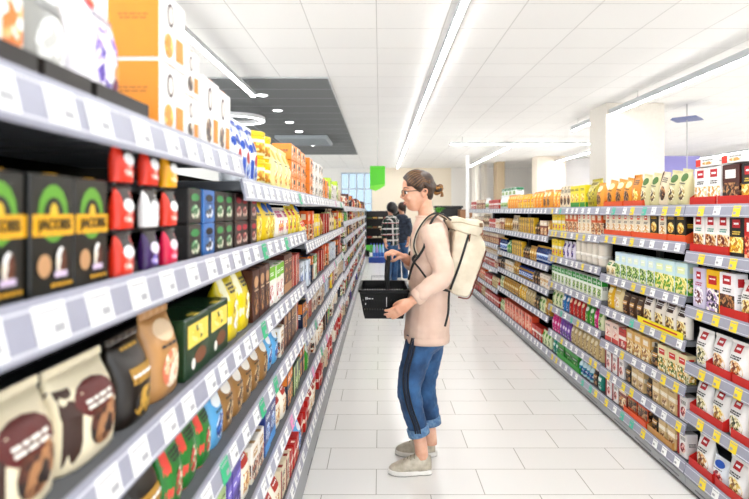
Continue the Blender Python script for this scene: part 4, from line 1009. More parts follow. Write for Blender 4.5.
# nose, lips, chin, brow, ears
B.tube([(X(403.6), YC, Z(190.5)), (X(402.2), YC, Z(194.5)), (X(400.9), YC, Z(198))], [.006, .0075, .008], SKIN, 10)
B.ell((X(403.4), YC-.009, Z(198.8)), (.0065, .006, .0045), SKIN); B.ell((X(403.4), YC+.009, Z(198.8)), (.0065, .006, .0045), SKIN)
B.ell((X(405.2), YC, Z(203.2)), (.009, .02, .008), SKIN); B.ell((X(409), YC, Z(207.9)), (.011, .017, .010), SKIN)
for s in (-1, 1):
    B.ell((X(405.6), YC+s*.03, Z(189.3)), (.009, .022, .006), SKIN)
    B.ell((X(408.5), YC+s*.041, Z(198.5)), (.013, .013, .013), SKIN)
    B.tube(smooth_path([(X(421.5), YC+s*.074, Z(195.8)), (X(421), YC+s*.08, Z(192)), (X(423.5), YC+s*.086, Z(189.5)), (X(426), YC+s*.087, Z(191)), (X(425), YC+s*.083, Z(194.5)), (X(422.2), YC+s*.076, Z(198.2))], 3), .006, SKIN, 7)
    B.ell((X(423), YC+s*.073, Z(194)), (.012, .01, .018), SKIN)
# neck and trunk under the clothes
B.rings([ring((X(424.5), YC, Z(199)), .038, .045), ring((X(425.2), YC, Z(207)), .04, .045), ring((X(426), YC, Z(214)), .044, .05), ring((X(427.5), YC, Z(219)), .058, .075), ring((X(429), YC, Z(224)), .07, .14),
         ring((X(429), YC, Z(240)), .08, .15), ring((X(429), YC, Z(270)), .085, .13), ring((X(427), YC, Z(300)), .08, .125), ring((X(426), YC, Z(330)), .08, .135), ring((X(425), YC, Z(343)), .065, .12), ring((X(425), YC, Z(348)), .04, .08)], SKIN)
# arms
armN = [px(431, 226, 3.0), px(437, 250, 2.95), px(443, 276, 2.90), px(428, 288, 2.89), px(412, 301, 2.88)]
armF = [px(431, 226, 3.29), px(433, 250, 3.36), px(429, 276, 3.38), px(417, 268, 3.28), px(404, 257, 3.17)]
B.tube(smooth_path(armN, 5), smooth_vals([.045, .042, .037, .033, .025], 5), SKIN, 12)
B.tube(smooth_path(armF, 5), smooth_vals([.045, .042, .037, .033, .025], 5), SKIN, 12)
# legs (lower parts show)
legN = [px(424, 335, 3.07), px(417, 362, 3.06), px(410, 388, 3.05), px(413, 412, 3.05), px(420, 440, 3.05), px(422, 458, 3.05)]
legF = [px(429, 335, 3.22), px(429, 360, 3.24), px(425, 384, 3.25), px(426, 405, 3.26), px(430, 430, 3.26), px(431, 444, 3.26)]
B.tube(smooth_path(legN, 5), smooth_vals([.06, .056, .05, .045, .036, .037], 5), SKIN, 14)
B.tube(smooth_path(legF, 5), smooth_vals([.06, .056, .05, .045, .036, .037], 5), SKIN, 14)
def hand(mb, wrist, knuck, palm_n, curls, lens, thumb, r=.0078, wd=.074, m=None, spread=.0):
    """palm from the wrist to the knuckles; palm_n points out of the palm; curls in radians per joint"""
    m = m or SKIN
    w_, k_ = Vector(wrist), Vector(knuck); d = (k_-w_).normalized(); n = Vector(palm_n); n = (n-d*n.dot(d)).normalized(); s = d.cross(n)
    mb.tube([w_-d*.02, w_, w_+(k_-w_)*.5, k_-d*.004, k_+d*.004], [(.025, .019), (.026, .018), (wd*.48, .016), (wd*.5, .0135), (wd*.42, .008)], m, 14, 1, up=s)
    tips = []
    for i in range(4):
        off = (i-1.5)*wd*.255; b0 = k_+s*off-d*(.012+.004*abs(i-1.5)); a = 0; p = b0; pts = [p]; dd = (d+s*spread*(i-1.5)).normalized()
        L_ = lens*[.9, 1.0, .94, .74][i]
        seg = [.012+L_*.45, L_*.3, L_*.25]
        for q in range(3):
            a += curls[i][q]; v = dd*math.cos(a)+n*math.sin(a); p = p+v*seg[q]; pts.append(p)
        rr = [r*1.08, r*1.03, r*.95, r*.8]; 
        if i == 3: rr = [q*.86 for q in rr]
        mb.tube(smooth_path(pts, 3), smooth_vals(rr, 3), m, 8); tips.append(p)
    t = [Vector(q) for q in thumb]; mb.tube(smooth_path(t, 3), smooth_vals([.013, .0105, .0092, .0075][:len(t)], 3), m, 8)
# near (left) hand supports the basket's lower corner, fingers to the left under the bottom
W1 = px(411, 302, 2.88); K1 = px(397.5, 311.5, 2.875)
d1 = (K1-W1).normalized()
hand(B, W1, K1, (-.25, .9, .35), [(.25, .35, .3), (.2, .3, .25), (.15, .3, .25), (.1, .25, .2)], .078,
     [W1+d1*.02+Vector((0, .0, .02)), W1+d1*.05+Vector((-.005, .0, .034)), W1+d1*.075+Vector((-.012, .012, .036)), W1+d1*.095+Vector((-.015, .022, .03))])
# far (right) hand closed round the basket handle
W2 = px(404, 257, 3.17); K2 = px(393, 251.5, 3.115)
d2 = (K2-W2).normalized()
hand(B, W2, K2, (.1, .25, -1), [(.55, 1.1, .9)]*4, .074,
     [W2+d2*.02+Vector((0, -.02, -.005)), W2+d2*.045+Vector((-.005, -.035, -.018)), W2+d2*.055+Vector((-.02, -.03, -.036)), W2+d2*.06+Vector((-.035, -.016, -.042))])
wobj('body', remeshed(B, 'body', .0042, 2, SKIN))
# face details
m = MB()
for s in (-1, 1):
    m.ell((X(406.6), YC+s*.033, Z(193)), (.0115, .0105, .008), mat('#F4F0EC', .2), 12, 8)
wobj('eyes', m)
m = MB()
for s in (-1, 1): m.ell((X(405.4), YC+s*.0355, Z(193.2)), (.0062, .0072, .0066), mat('#3A2A20', .15), 10, 6)
wobj('irises', m)
m = MB()
for s in (-1, 1):
    m.tube([(X(403.7), YC+s*.014, Z(189.2)), (X(404.2), YC+s*.032, Z(187.8)), (X(408.5), YC+s*.058, Z(188.6))], [.0024, .0034, .0014], HAIR, 6)
    m.tube([(X(404.9), YC+s*.024, Z(191.7)), (X(405.0), YC+s*.036, Z(191.2)), (X(408), YC+s*.049, Z(192))], [.0012, .0018, .0012], mat('#2A1E18'), 5)
wobj('eyebrows', m)
m = MB()
m.tube([(X(407.2), YC-.024, Z(203.2)), (X(404.6), YC-.012, Z(202.3)), (X(403.9), YC, Z(202.3)), (X(404.6), YC+.012, Z(202.3)), (X(407.2), YC+.024, Z(203.2))], [.0015, .0032, .0036, .0032, .0015], mat('#B8605E', .35), 8)
m.tube([(X(407.2), YC-.023, Z(203.4)), (X(404.8), YC-.011, Z(204.3)), (X(404.2), YC, Z(204.5)), (X(404.8), YC+.011, Z(204.3)), (X(407.2), YC+.023, Z(203.4))], [.0015, .0034, .0038, .0034, .0015], mat('#BC6662', .35), 8)
wobj('lips', m)
# hair
Hm = MB()
hc = Vector((X(419), YC, Z(185.2)))
Hm.rings([[(hc[0]+(0.085*q*math.cos(t)), YC+.081*q*math.sin(t), hc[2]+.083*z_+(.0)) for t in [2*math.pi*j/30 for j in range(30)]] for z_, q in [(math.sin(a), math.cos(a)) for a in [(-.12+1.66*i/10) for i in range(11)]]], HAIR)
Hm.ell((X(426.5), YC, Z(189)), (.046, .079, .055), HAIR, 20, 12)
Hm.ell((X(423), YC, Z(182)), (.064, .072, .062), HAIR, 20, 12)
Hm.ell((X(428.5), YC, Z(195)), (.028, .058, .035), HAIR, 16, 10)
# strands swept from the hairline to the bun
bun = Vector((X(438), YC, Z(190)))
R = random.Random(4)
front = []
for i in range(13):
    f_ = i/12
    for s in (-1, 1):
        th = f_*1.45
        # hairline from the middle of the forehead to above the ear
        hx = 403.4+15*f_**1.5; hy = 178+14.5*f_**1.1; hw = .012+.066*math.sin(min(f_*1.75, 1.5))
        P0 = Vector((X(hx), YC+s*hw, Z(hy)))
        mid = hc+Vector((-.01+.03*f_, s*(.016+.066*f_**.8), .081*(1-.93*f_)+.0))
        mid2 = hc+Vector((.05, s*(.014+.056*f_**.9), .058*(1-f_*1.1)-.01*f_))
        Hm.tube(smooth_path([P0, (P0+mid)/2+(((P0+mid)/2-hc).normalized()*.011), mid, mid2, bun], 4), smooth_vals([.006, .0095, .011, .011, .008], 4), HAIR, 7)
wobj('hair', remeshed(Hm, 'hair', .0045, 1, HAIR))
m = MB()
for i in range(16):
    f_ = (i//2)/8.0; s = (-1, 1)[i % 2]
    hx = 403.6+13.5*f_**1.5; hy = 177.6+12.4*f_; hw = .012+.068*math.sin(min(f_*1.75, 1.5))
    P0 = Vector((X(hx), YC+s*hw, Z(hy))); mid = hc+Vector((-.01+.03*f_, s*(.02+.069*f_**.8), .0875*(1-.9*f_)))
    mid2 = hc+Vector((.056, s*(.018+.058*f_**.9), .060*(1-f_*1.05)))
    if i in (0, 1): continue
    m.tube(smooth_path([P0, (P0+mid)/2+(((P0+mid)/2-hc).normalized()*.015), mid+(mid-hc).normalized()*.003, mid2+(mid2-hc).normalized()*.003], 5), smooth_vals([.003, .004, .004, .0025], 5), HAIRM, 6)
wobj('hair_highlights', m)
m = MB(); bc = Vector((X(438.3), YC, Z(189.5)))
for i in range(15):
    a = R.random()*6.28; b_ = R.random()*3.1; pts = []
    for k in range(7):
        t = a+k*.75; rr = .026+.005*math.sin(k*1.7+i)
        u = Vector((math.cos(t)*.8, math.sin(t)*math.cos(b_), math.sin(t)*math.sin(b_)+.25*math.cos(t)))
        pts.append(bc+u*rr)
    m.tube(smooth_path(pts, 3), [.0065]*(6*3+1), HAIRL if i % 3 else HAIR, 6)
m.ell(bc, (.026, .026, .028), HAIR)
for i in range(4): m.tube(smooth_path([bc, bc+Vector((.02, .01*i-.02, -.02)), bc+Vector((.026-.004*i, .01*i-.02, -.042))], 3), smooth_vals([.007, .006, .002], 3), HAIRL, 6)
wobj('hair_bun', m)
# glasses
m = MB(); gm_ = mat('#1A1614', .25)
for s in (-1, 1):
    pts = []
    for j in range(17):
        t = 2*math.pi*j/16
        u = math.copysign(abs(math.cos(t))**.75, math.cos(t)); v = math.copysign(abs(math.sin(t))**.75, math.sin(t))
        pts.append((X(402.0)+.012*(.5+.5*u)**2*1.0, YC+s*(.034+.0235*u), Z(193.4)+.0175*v-.0))
    m.tube(pts, .0019, gm_, 6, cap=False)
    m.tube([(X(403.2), YC+s*.058, Z(192.0)), (X(406), YC+s*.073, Z(191.8)), (X(421), YC+s*.083, Z(190.8)), (X(424.5), YC+s*.082, Z(193))], .0018, gm_, 6)
m.tube([(X(402.2), YC-.011, Z(192.6)), (X(401.4), YC, Z(192.0)), (X(402.2), YC+.011, Z(192.6))], .0018, gm_, 6)
wobj('glasses', m)
# sweater ----------------------------------------------------
S = MB()
S.rings([ring((X(427.2), YC, Z(216.8)), .062, .072, 28), ring((X(428), YC, Z(218.5)), .068, .095, 28), ring((X(429.5), YC, Z(222)), .083, .15, 28), ring((X(430), YC, Z(229)), .098, .185, 28, 2.3), ring((X(430), YC, Z(243)), .108, .19, 28, 2.4),
         ring((X(429.8), YC, Z(262)), .110, .182, 28, 2.5), ring((X(428.5), YC, Z(285)), .113, .18, 28, 2.6), ring((X(427.3), YC, Z(310)), .120, .19, 28, 2.6), ring((X(426.4), YC, Z(330)), .125, .195, 28, 2.6), ring((X(426.4), YC, Z(336)), .122, .19, 28, 2.6)], SWEAT)
armNs = [px(431, 227, 2.99), px(437.5, 250, 2.945), px(443, 275, 2.90), px(428.5, 288, 2.89), px(417.5, 297, 2.885)]
S.tube(smooth_path(armNs, 6), smooth_vals([.070, .064, .056, .048, .042], 6), SWEAT, 16)
armFs = [px(431, 227, 3.29), px(433, 250, 3.36), px(429, 276, 3.38), px(418, 268.5, 3.29), px(411, 263, 3.23)]
S.tube(smooth_path(armFs, 6), smooth_vals([.070, .064, .056, .048, .042], 6), SWEAT, 16)
wobj('sweater', remeshed(S, 'sweater', .006, 4, SWEAT, (.012, .06)))
for arm in (armNs, armFs):
    m = MB(); a, b_ = arm[3], arm[4]; d = (b_-a).normalized()
    m.tube([b_-d*.022, b_-d*.016, b_+d*.014, b_+d*.02], [.040, .045, .043, .036], SWEAT, 18); wobj('sweater_cuff', m)
m = MB(); m.rings([ring((X(426.3), YC, Z(y)), rx, ry, 30, 2.6) for y, rx, ry in ((331.5, .126, .196), (333, .128, .198), (338, .127, .196), (338.5, .122, .191), (336, .118, .187))], SWEAT, False); wobj('sweater_hem', m)
m = MB(); m.rings([ring((X(427.2)+dx, YC, Z(y)), rx, ry, 26) for y, rx, ry, dx in ((217.8, .068, .083, 0), (216.2, .068, .080, 0), (215.6, .062, .073, 0), (217.5, .058, .068, 0))], SWEAT, False); wobj('neckband', m)
# jeans -------------------------------------------------------
J = MB()
jN = [px(423, 332, 3.07), px(418.5, 350, 3.06), px(412.5, 370, 3.05), px(409.3, 388, 3.05), px(412.3, 408, 3.05), px(418.4, 431, 3.05)]
jF = [px(429, 332, 3.21), px(429, 350, 3.23), px(426, 370, 3.25), px(424.5, 386, 3.25), px(427.5, 403, 3.26), px(430.6, 421, 3.26)]
J.tube(smooth_path(jN, 5), smooth_vals([.092, .083, .074, .066, .062, .052], 5), DENIM, 18)
J.tube(smooth_path(jF, 5), smooth_vals([.092, .083, .074, .066, .062, .052], 5), DENIM, 18)
J.rings([ring((X(426), YC, Z(300)), .095, .15, 24), ring((X(426), YC, Z(325)), .11, .172, 24), ring((X(425.5), YC, Z(342)), .102, .165, 24), ring((X(426), YC, Z(350)), .06, .12, 24)], DENIM)
wobj('jeans', remeshed(J, 'jeans', .006, 3, DENIM, (.012, .035)))
for leg, yy in ((jN, 0), (jF, 0)):
    m = MB(); b_ = leg[-1]; d = (leg[-1]-leg[-2]).normalized()
    m.tube([b_-d*.026, b_-d*.022, b_+d*.018, b_+d*.022, b_+d*.018], [.058, .063, .0615, .057, .047], DENIM2, 20); wobj('jeans_cuff', m, 'pale turned-up denim cuff')
m = MB()
pth = smooth_path([px(414.5, 338, 2.975), px(411, 352, 2.972), px(406.5, 370, 2.973), px(405.8, 388, 2.98), px(410, 408, 2.985), px(416.5, 426, 2.992), px(418, 434, 2.984)], 5)
for o_, c in ((-.013, '#131A28'), (.0, '#22344E'), (.013, '#131A28')):
    m.tube([p+Vector((o_, .002 if c == '#22344E' else 0, 0)) for p in pth], (.0058 if c != '#22344E' else .008), c, 6, .9, up=(0, 1, 0))
wobj('side_stripe', m, 'dark navy double side stripe')
# shoes
UP = fabric('silver_leather', '#BDB4A2', '#D6CEBE', 30, .35)
def shoe(xt, xh, Y, ang):
    L_ = xh-xt; e_ = [MB(), MB(), MB(), MB()]
    def tr(x, y, z):
        ca, sa = math.cos(ang), math.sin(ang); xx = x-L_; return (xh+(xx*ca-y*sa), Y+(xx*sa+y*ca), z)
    st = [(0, .012), (.02, .03), (.05, .041), (.09, .045), (.13, .04), (.17, .035), (.21, .036), (.235, .03), (L_, .014)]
    def sole(z0, z1, gr): 
        rr = []
        for z, g in ((z0, gr-.002), (z0+.003, gr), (z1-.002, gr), (z1, gr-.003)):
            rr.append([tr(x, w_+g*(1 if True else 0), z+.006*max(0, (.03-x)/.03)) for x, w_ in st]+[tr(x, -w_-g, z+.006*max(0, (.03-x)/.03)) for x, w_ in st[::-1]])
        return rr
    e_[0].rings(sole(.001, .026, .002), '#F1EEE8'); e_[3].rings(sole(0.0, .004, .0015), '#2E2A28')
    hts = [(0.006, .038, .014), (.02, .05, .026), (.05, .062, .037), (.09, .078, .041), (.12, .092, .038), (.15, .105, .036), (.18, .108, .036), (.21, .104, .034), (.238, .094, .022)]
    rs_ = []
    for x, h_, w_ in hts:
        rr = []
        for j in range(15):
            t = math.pi*j/14; rr.append(tr(x, w_*math.copysign(abs(math.cos(t))**.7, math.cos(t)), .022+(h_-.022)*math.sin(t)**.75))
        rs_.append(rr)
    e_[1].rings(rs_, UP, True, True, True)
    for k in range(4):
        x = .085+k*.019; h_ = .076+k*.009
        e_[2].tube([tr(x, -.026, h_-.012), tr(x+.003, 0, h_+.004), tr(x+.006, .026, h_-.012)], .0026, '#8A8272', 6)
        e_[2].tube([tr(x, .026, h_-.012), tr(x+.008, 0, h_+.005), tr(x+.014, -.026, h_-.006)], .0026, '#C8C0B0', 6)
    return e_
for (xt, xh, Y, ang) in ((px(388, 0, 3.05)[0], px(432, 0, 3.05)[0], 3.05, .06), (px(395, 0, 3.27)[0], px(437, 0, 3.27)[0], 3.27, -.05)):
    ms = shoe(xt, xh, Y, ang)
    u = wobj('shoe', ms[1], 'silver beige leather sneaker with white rubber sole')
    for n_, q in (('sole', ms[0]), ('laces', ms[2]), ('outsole', ms[3])): obj(n_, q, u)
# ---------------------------------------------------------------- backpack
bp = empty('backpack', tuple(px(462, 292, YC))); BL = Vector(bp.location)
tag(bp, 'cream canvas roll-top backpack with black zip worn on the woman\'s back', 'backpack')
def bobj(n, me, label=None):
    o = obj(n, me, bp, tuple(-BL)); 
    if label: o['label'] = label
    return o
m = MB()
def quadring(P, y, r=.0): return [(X(a), y, Z(b)) for a, b in P]
P = [(451.5, 231), (456, 227.5), (464, 226.5), (474, 229), (481, 242), (481.3, 249), (476, 264), (470.5, 280), (466.5, 291), (463, 294), (454, 292), (447.5, 289.5), (446, 285), (447.5, 270), (449, 250)]
cx_, cz_ = 463, 260
def shr(P, k): return [(cx_+(a-cx_)*k, cz_+(b-cz_)*(1-(1-k)*.5)) for a, b in P]
m.rings([quadring(shr(P, .8), YC-.142), quadring(shr(P, .97), YC-.139), quadring(P, YC-.125), quadring(P, YC+.125), quadring(shr(P, .97), YC+.139), quadring(shr(P, .8), YC+.142)], CANVAS)
bobj('pack_body', remeshed(m, 'pack', .006, 2, CANVAS, (.008, .09)))
m = MB()   # rolled top flap
P2 = [(447, 221.5), (450, 217.5), (457, 216.5), (465, 219.5), (473, 219), (478.5, 220.5), (479.5, 226), (478, 232), (474, 236), (467, 234), (458, 231.5), (450, 228)]
cx_, cz_ = 463, 226
m.rings([quadring(shr(P2, .7), YC-.155), quadring(shr(P2, .9), YC-.152), quadring(P2, YC-.135), quadring(P2, YC+.135), quadring(shr(P2, .9), YC+.152), quadring(shr(P2, .7), YC+.155)], CANVAS)
bobj('roll_top', remeshed(m, 'roll_top', .005, 3, CANVAS, (.012, .05)))
m = MB(); m.tube(smooth_path([(X(448), YC-.157, Z(222)), (X(457), YC-.160, Z(221.5)), (X(466), YC-.16, Z(224)), (X(477), YC-.157, Z(226))], 4), .003, '#C4B69C', 6)
m.box(X(474.5), X(477.5), YC-.165, YC-.150, Z(226.5), Z(222.5), '#8A6A4A', .001); bobj('top_buckle', m)
YS = YC-.146
m = MB(); m.tube(smooth_path([(X(466), YS, Z(229.5)), (X(462), YS, Z(242)), (X(455.5), YS, Z(263)), (X(447), YS, Z(286))], 5), (.0065, .003), mat('#121212', .5), 8, up=(1, 0, .3)); bobj('zip', m, 'black diagonal side zip')
m = MB(); m.tube([(X(466.5), YS-.004, Z(230)), (X(465.5), YS-.005, Z(235)), (X(465), YS-.004, Z(240))], [.003, .0045, .003], mat('#7A4A2E'), 7); bobj('zip_puller', m)
m = MB()
m.tube(smooth_path([(X(481.8), YC-.128, Z(249)), (X(477), YC-.13, Z(264)), (X(471.3), YC-.13, Z(280)), (X(467), YC-.13, Z(291.5)), (X(463), YC-.128, Z(295)), (X(455), YC-.128, Z(293.5))], 4), .0042, mat('#7A4128', .5), 8); bobj('leather_edge', m, 'brown leather edge piping')
# shoulder straps
for s in (-1, 1):
    y_ = YC+s*.1; m = MB(); y2 = YC+s*.135
    pts = [(X(450), y_, Z(221.5)), (X(441), y_, Z(215.0)), (X(433), y_, Z(213.6)), (X(424), y_+s*.02, Z(218.5)), (X(415.5), y_+s*.03, Z(231)), (X(412.0), y_+s*.045, Z(244)), (X(415), y_+s*.062, Z(254))]
    pts = [Vector(p) for p in pts]
    m.tube(smooth_path(pts, 5), [(.026, .006)]*31, CANVAS, 10, up=(0, 1, 0)); bobj('shoulder_strap', m)
    m = MB()
    for o_ in (-.027, .027):
        m.tube(smooth_path([p+Vector((0, o_, .002)) for p in pts], 5), .0045, mat('#151515', .5), 6)
    bobj('strap_edging', m, 'black strap edging')
    m = MB()
    pts = [pts[-1]+Vector((0, 0, .01)), Vector((X(411), YC+s*.172, Z(257))), Vector((X(417), YC+s*.198, Z(265))), Vector((X(430), YC+s*.2, Z(281))), Vector((X(445), YC+s*.15, Z(287)))]
    m.tube(smooth_path(pts, 5), (.0085, .003), mat('#151515', .6), 8, up=(0, 0, 1)); bobj('lower_strap', m, 'black webbing strap')
m = MB(); y_ = YC-.21
m.tube(smooth_path([(X(436), YC-.11, Z(214)), (X(430), YC-.165, Z(219)), (X(424.5), YC-.19, Z(231)), (X(421.5), YC-.2, Z(244)), (X(417), YC-.205, Z(252)), (X(412.5), YC-.195, Z(258)), (X(409.5), YC-.18, Z(266)), (X(407), YC-.17, Z(276))], 5), (.0075, .004), mat('#141414', .6), 8, up=(1, 0, 0))
bobj('front_strap', m, 'black strap over the near shoulder')
m = MB(); m.tube(smooth_path([(X(446), YC-.15, Z(287)), (X(444.5), YC-.19, Z(295)), (X(443.5), YC-.215, Z(306)), (X(440.5), YC-.215, Z(318.5))], 4), (.006, .003), mat('#141414', .6), 8, up=(1, 0, 0)); bobj('loose_strap', m, 'loose black strap end hanging down')
# ---------------------------------------------------------------- basket
BK = mat('#0E0F10', .5, spec=.25)
bx0, bx1, by0, by1, bz0, bz1 = -.107, .150, 2.93, 3.33, .872, 1.03
e = empty('shopping_basket', ((bx0+bx1)/2, (by0+by1)/2, bz0)); EL = Vector(e.location)
tag(e, 'black plastic shopping basket held by the woman in front of her', 'basket')
def kobj(n, me, lab=None):
    o = obj(n, me, e, tuple(-EL)); 
    if lab: o['label'] = lab
tp = .028
def bpnt(u, v, t):   # u,v in 0..1 round rim plan, t height 0..1
    k = tp*(1-t); return Vector((bx0+k+(bx1-bx0-2*k)*u, by0+k+(by1-by0-2*k)*v, bz0+(bz1-bz0)*t))
m = MB(); c4 = [(0, 0), (1, 0), (1, 1), (0, 1)]
def rr_(g, z, k=0.0):
    x0, x1, y0, y1 = bx0-g+k, bx1+g-k, by0-g+k, by1+g-k; r = .025; out = []
    for (cx2, cy2, a0) in ((x1-r, y1-r, 0), (x0+r, y1-r, 1.5708), (x0+r, y0+r, 3.1416), (x1-r, y0+r, 4.7124)):
        for q in range(5): a = a0+q*1.5708/4; out.append((cx2+r*math.cos(a), cy2+r*math.sin(a), z))
    return out
m.rings([rr_(.002, bz1-.018), rr_(.010, bz1-.014), rr_(.010, bz1), rr_(-.002, bz1), rr_(-.004, bz1-.018), rr_(.002, bz1-.018)], BK, False, False); kobj('rim', m)
m = MB(); m.box(bx0+tp, bx1-tp, by0+tp, by1-tp, bz0, bz0+.006, BK, .002); kobj('bottom', m)
for i in range(4):
    A, C_ = c4[i], c4[(i+1) % 4]; m = MB(); L_ = .26 if i % 2 == 0 else .4; n_ = int(L_/.016)
    def P_(s, t): return bpnt(A[0]+(C_[0]-A[0])*s, A[1]+(C_[1]-A[1])*s, t)
    # lattice wall: solid lower and upper bands, ribs between
    for (t0, t1) in ((0, .3), (.36, .62), (.68, .99)):
        q = [P_(0, t0), P_(1, t0), P_(1, t1), P_(0, t1)]; nrm = (q[1]-q[0]).cross(q[3]-q[0]).normalized()*.0035
        m.rings([[tuple(v) for v in q], [tuple(v+nrm) for v in q]], BK, True, False)
    for j in range(n_+1):
        s = j/n_; w_ = .0052/L_
        q = [P_(max(s-w_, 0), .1), P_(min(s+w_, 1), .1), P_(min(s+w_, 1), .95), P_(max(s-w_, 0), .95)]; nrm = (q[1]-q[0]).cross(q[3]-q[0]).normalized()*.005
        m.rings([[tuple(v) for v in q], [tuple(v+nrm) for v in q]], BK, True, False)
    kobj('side_wall', m)
m = MB()
y_ = by0-.0015
for (x, z, w_, h_) in ((-.075, .985, .004, .012), (-.068, .985, .004, .012), (-.056, .983, .012, .004), (-.04, .983, .008, .004), (.035, .965, .003, .05), (-.077, .955, .004, .008)):
    m.box(x-w_/2, x+w_/2, y_-.004, y_+.006, z-h_/2, z+h_/2, '#E8E8E8')
kobj('print_marks', m, 'small white printed marks')
GR = px(388.5, 255.5, 3.12)
for s, dx in ((0, -.006), (1, .006)):
    m = MB(); hx = .02+dx
    m.tube(smooth_path([(bx0+.148+dx, by0+.006, bz1-.03), (GR[0]-.008+dx, by0+.05, bz1+.07), (GR[0]+dx*.8, by0+.13, GR[2]-.012), (GR[0]+dx*.8, 3.13, GR[2]), (GR[0]+dx*.8, by1-.12, GR[2]-.012), (GR[0]-.008+dx, by1-.05, bz1+.07), (bx0+.148+dx, by1-.006, bz1-.03)], 6), (.006, .0045), BK, 8, up=(1, 0, 0)); kobj('handle', m)
# ---------------------------------------------------------------- two shoppers far down the aisle
def checks(name):
    m = bpy.data.materials.new(name); m.use_nodes = True; nt = m.node_tree; b = nt.nodes['Principled BSDF']; b.inputs['Roughness'].default_value = .9
    tc = nt.nodes.new('ShaderNodeTexCoord'); sp = nt.nodes.new('ShaderNodeSeparateXYZ'); nt.links.new(tc.outputs['Object'], sp.inputs[0])
    def band(o, per, th, ph=0.0):
        a = nt.nodes.new('ShaderNodeMath'); a.operation = 'MULTIPLY_ADD'; a.inputs[1].default_value = 1/per; a.inputs[2].default_value = ph; nt.links.new(o, a.inputs[0])
        f = nt.nodes.new('ShaderNodeMath'); f.operation = 'FRACT'; nt.links.new(a.outputs[0], f.inputs[0])
        g = nt.nodes.new('ShaderNodeMath'); g.operation = 'LESS_THAN'; g.inputs[1].default_value = th; nt.links.new(f.outputs[0], g.inputs[0]); return g.outputs[0]
    ad = nt.nodes.new('ShaderNodeMath'); ad.operation = 'ADD'; nt.links.new(sp.outputs[0], ad.inputs[0]); nt.links.new(sp.outputs[1], ad.inputs[1])
    def mix(f, c1, c2):
        x = nt.nodes.new('ShaderNodeMix'); x.data_type = 'RGBA'; nt.links.new(f, x.inputs[0])
        for c, i in ((c1, 6), (c2, 7)):
            if isinstance(c, str): x.inputs[i].default_value = lin(c)
            else: nt.links.new(c, x.inputs[i])
        return x.outputs[2]
    v = mix(band(sp.outputs[2], .11, .22), '#1D1F24', '#E2E0DC'); v = mix(band(ad.outputs[0], .1, .2), v, '#D8D6D2'); v = mix(band(sp.outputs[2], .22, .05, .5), v, '#A8283A'); v = mix(band(ad.outputs[0], .1, .1, .5), v, '#2E6A5A')
    nt.links.new(v, b.inputs['Base Color']); return m
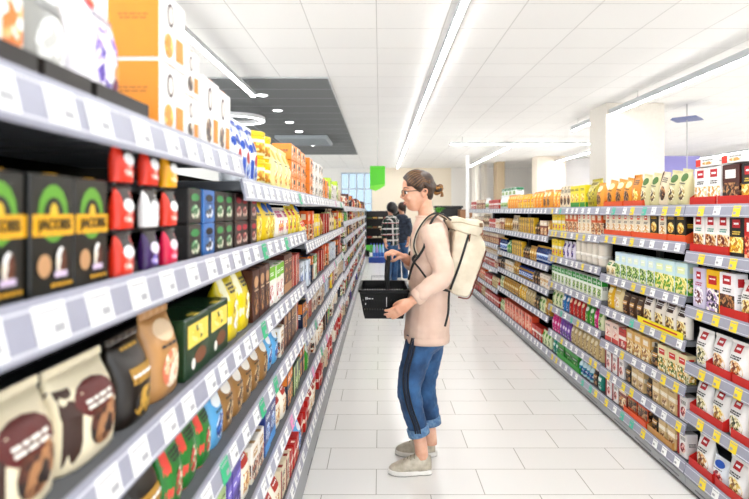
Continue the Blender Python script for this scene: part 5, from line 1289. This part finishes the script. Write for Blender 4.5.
def shopper(pxx, Y, zt, label, topm, hairm, face, armup, backp=None, hs=1.0, rot=0.0):
    ox = px(pxx, 0, Y)[0]; e = empty('person', (ox, Y, 0), rot); tag(e, label, 'person'); s = zt/1.66
    b = MB(); q = lambda x, y, z: Vector((x*s, y*s, z*s))
    b.ell(q(0, 0, 1.55), (.075*s, .09*s, .11*s), SKIN, 14, 10); b.ell(q(face[0]*.085, face[1]*.085, 1.54), (.016, .016, .016), SKIN)
    b.tube([q(0, .01, 1.36), q(0, .01, 1.5)], .05*s, SKIN, 12)
    b.rings([ring(q(0, 0, z), rx*s, ry*s, 16) for z, rx, ry in ((1.4, .1, .07), (1.34, .17, .09), (1.2, .16, .1), (1.0, .135, .09), (.88, .16, .1), (.8, .14, .09))], SKIN)
    arms = [[q(-.17, 0, 1.33), q(-.22, .02, 1.08), q(-.19+armup[0]*.1, -.04*armup[0], .88+armup[0]*.2)], [q(.17, 0, 1.33), q(.22, .02, 1.08), q(.2, -.02, .86)]]
    if armup[0]: arms[0][2] = q(-.4, -.05, 1.1)
    for a in arms:
        b.tube(smooth_path(a, 4), smooth_vals([.045, .038, .028], 4), SKIN, 10)
        d = (a[2]-a[1]).normalized(); hand(b, a[2], a[2]+d*.08, (0, -1, 0) if abs(d.z) > .5 else (0, 0, -1), [(.3, .4, .3)]*4, .07, [a[2]+d*.02, a[2]+d*.045+Vector((.0, -.03, 0)), a[2]+d*.07+Vector((0, -.04, 0))], .008)
    legs = [[q(-.09, 0, .88), q(-.1, -.01, .48), q(-.1, .02, .08)], [q(.09, 0, .88), q(.1, -.02, .48), q(.11, .0, .08)]]
    for a in legs: b.tube(smooth_path(a, 4), smooth_vals([.085, .058, .04], 4), SKIN, 12)
    obj('body', remeshed(b, 'body', .009, 2, SKIN), e)
    t = MB(); t.rings([ring(q(0, 0, z), rx*s, ry*s, 20) for z, rx, ry in ((1.42, .08, .07), (1.38, .15, .095), (1.3, .19, .12), (1.1, .18, .125), (.9, .185, .13), (.82, .19, .13))], topm)
    for a in arms: t.tube(smooth_path(a, 4)[:-2], smooth_vals([.066, .055, .045], 4)[:-2], topm, 12)
    obj('shirt', remeshed(t, 'shirt', .012, 2, topm), e)
    j = MB(); j.rings([ring(q(0, 0, z), rx*s, ry*s, 16) for z, rx, ry in ((.9, .15, .1), (.84, .17, .115), (.78, .16, .11), (.74, .1, .06))], DENIM)
    for a in legs: j.tube(smooth_path(a, 4), smooth_vals([.098, .07, .06], 4), DENIM, 14)
    obj('jeans', remeshed(j, 'jeans', .012, 2, DENIM), e)
    h = MB(); hcx = q(-face[0]*.02, -face[1]*.02+.0, 1.575); h.ell(hcx, (.088*s*hs, .1*s*hs, .105*s*hs), hairm, 16, 10)
    if hs > 1.05: h.ell(hcx+Vector((0, -.05, -.03)), (.09, .08, .1), hairm, 14, 8)
    else: h.tube([hcx+Vector((.02, 0, .02)), hcx+Vector((.1, -.03, 0)), hcx+Vector((.1, -.03, -.14))], [.04, .035, .012], hairm, 8)
    obj('hair', h, e)
    for a in legs:
        c = a[2]; f = MB(); f.ell((c[0], c[1]-.0+face[1]*.05, .042), (.045, .12, .042), '#D8D4CC', 12, 8); obj('shoe', f, e)
    return e
plaid = checks('plaid_cotton')
DK = fabric('dark_denim', '#2A3240', '#4A5668', 20)
BLK = fabric('black_hair', '#0E0C0C', '#221C1A', 40, .4)
shopper(391, 10.6, 1.60, 'person with dark hair in a checked shirt and jeans, far down the aisle', plaid, BLK, (0, 1), (0, 0), hs=1.12, rot=.95)
p2 = shopper(401.5, 11.3, 1.62, 'person in dark denim jacket and jeans beside the checked shirt', DK, HAIR, (-1, 0), (1, 0), hs=1.0, rot=-.75)
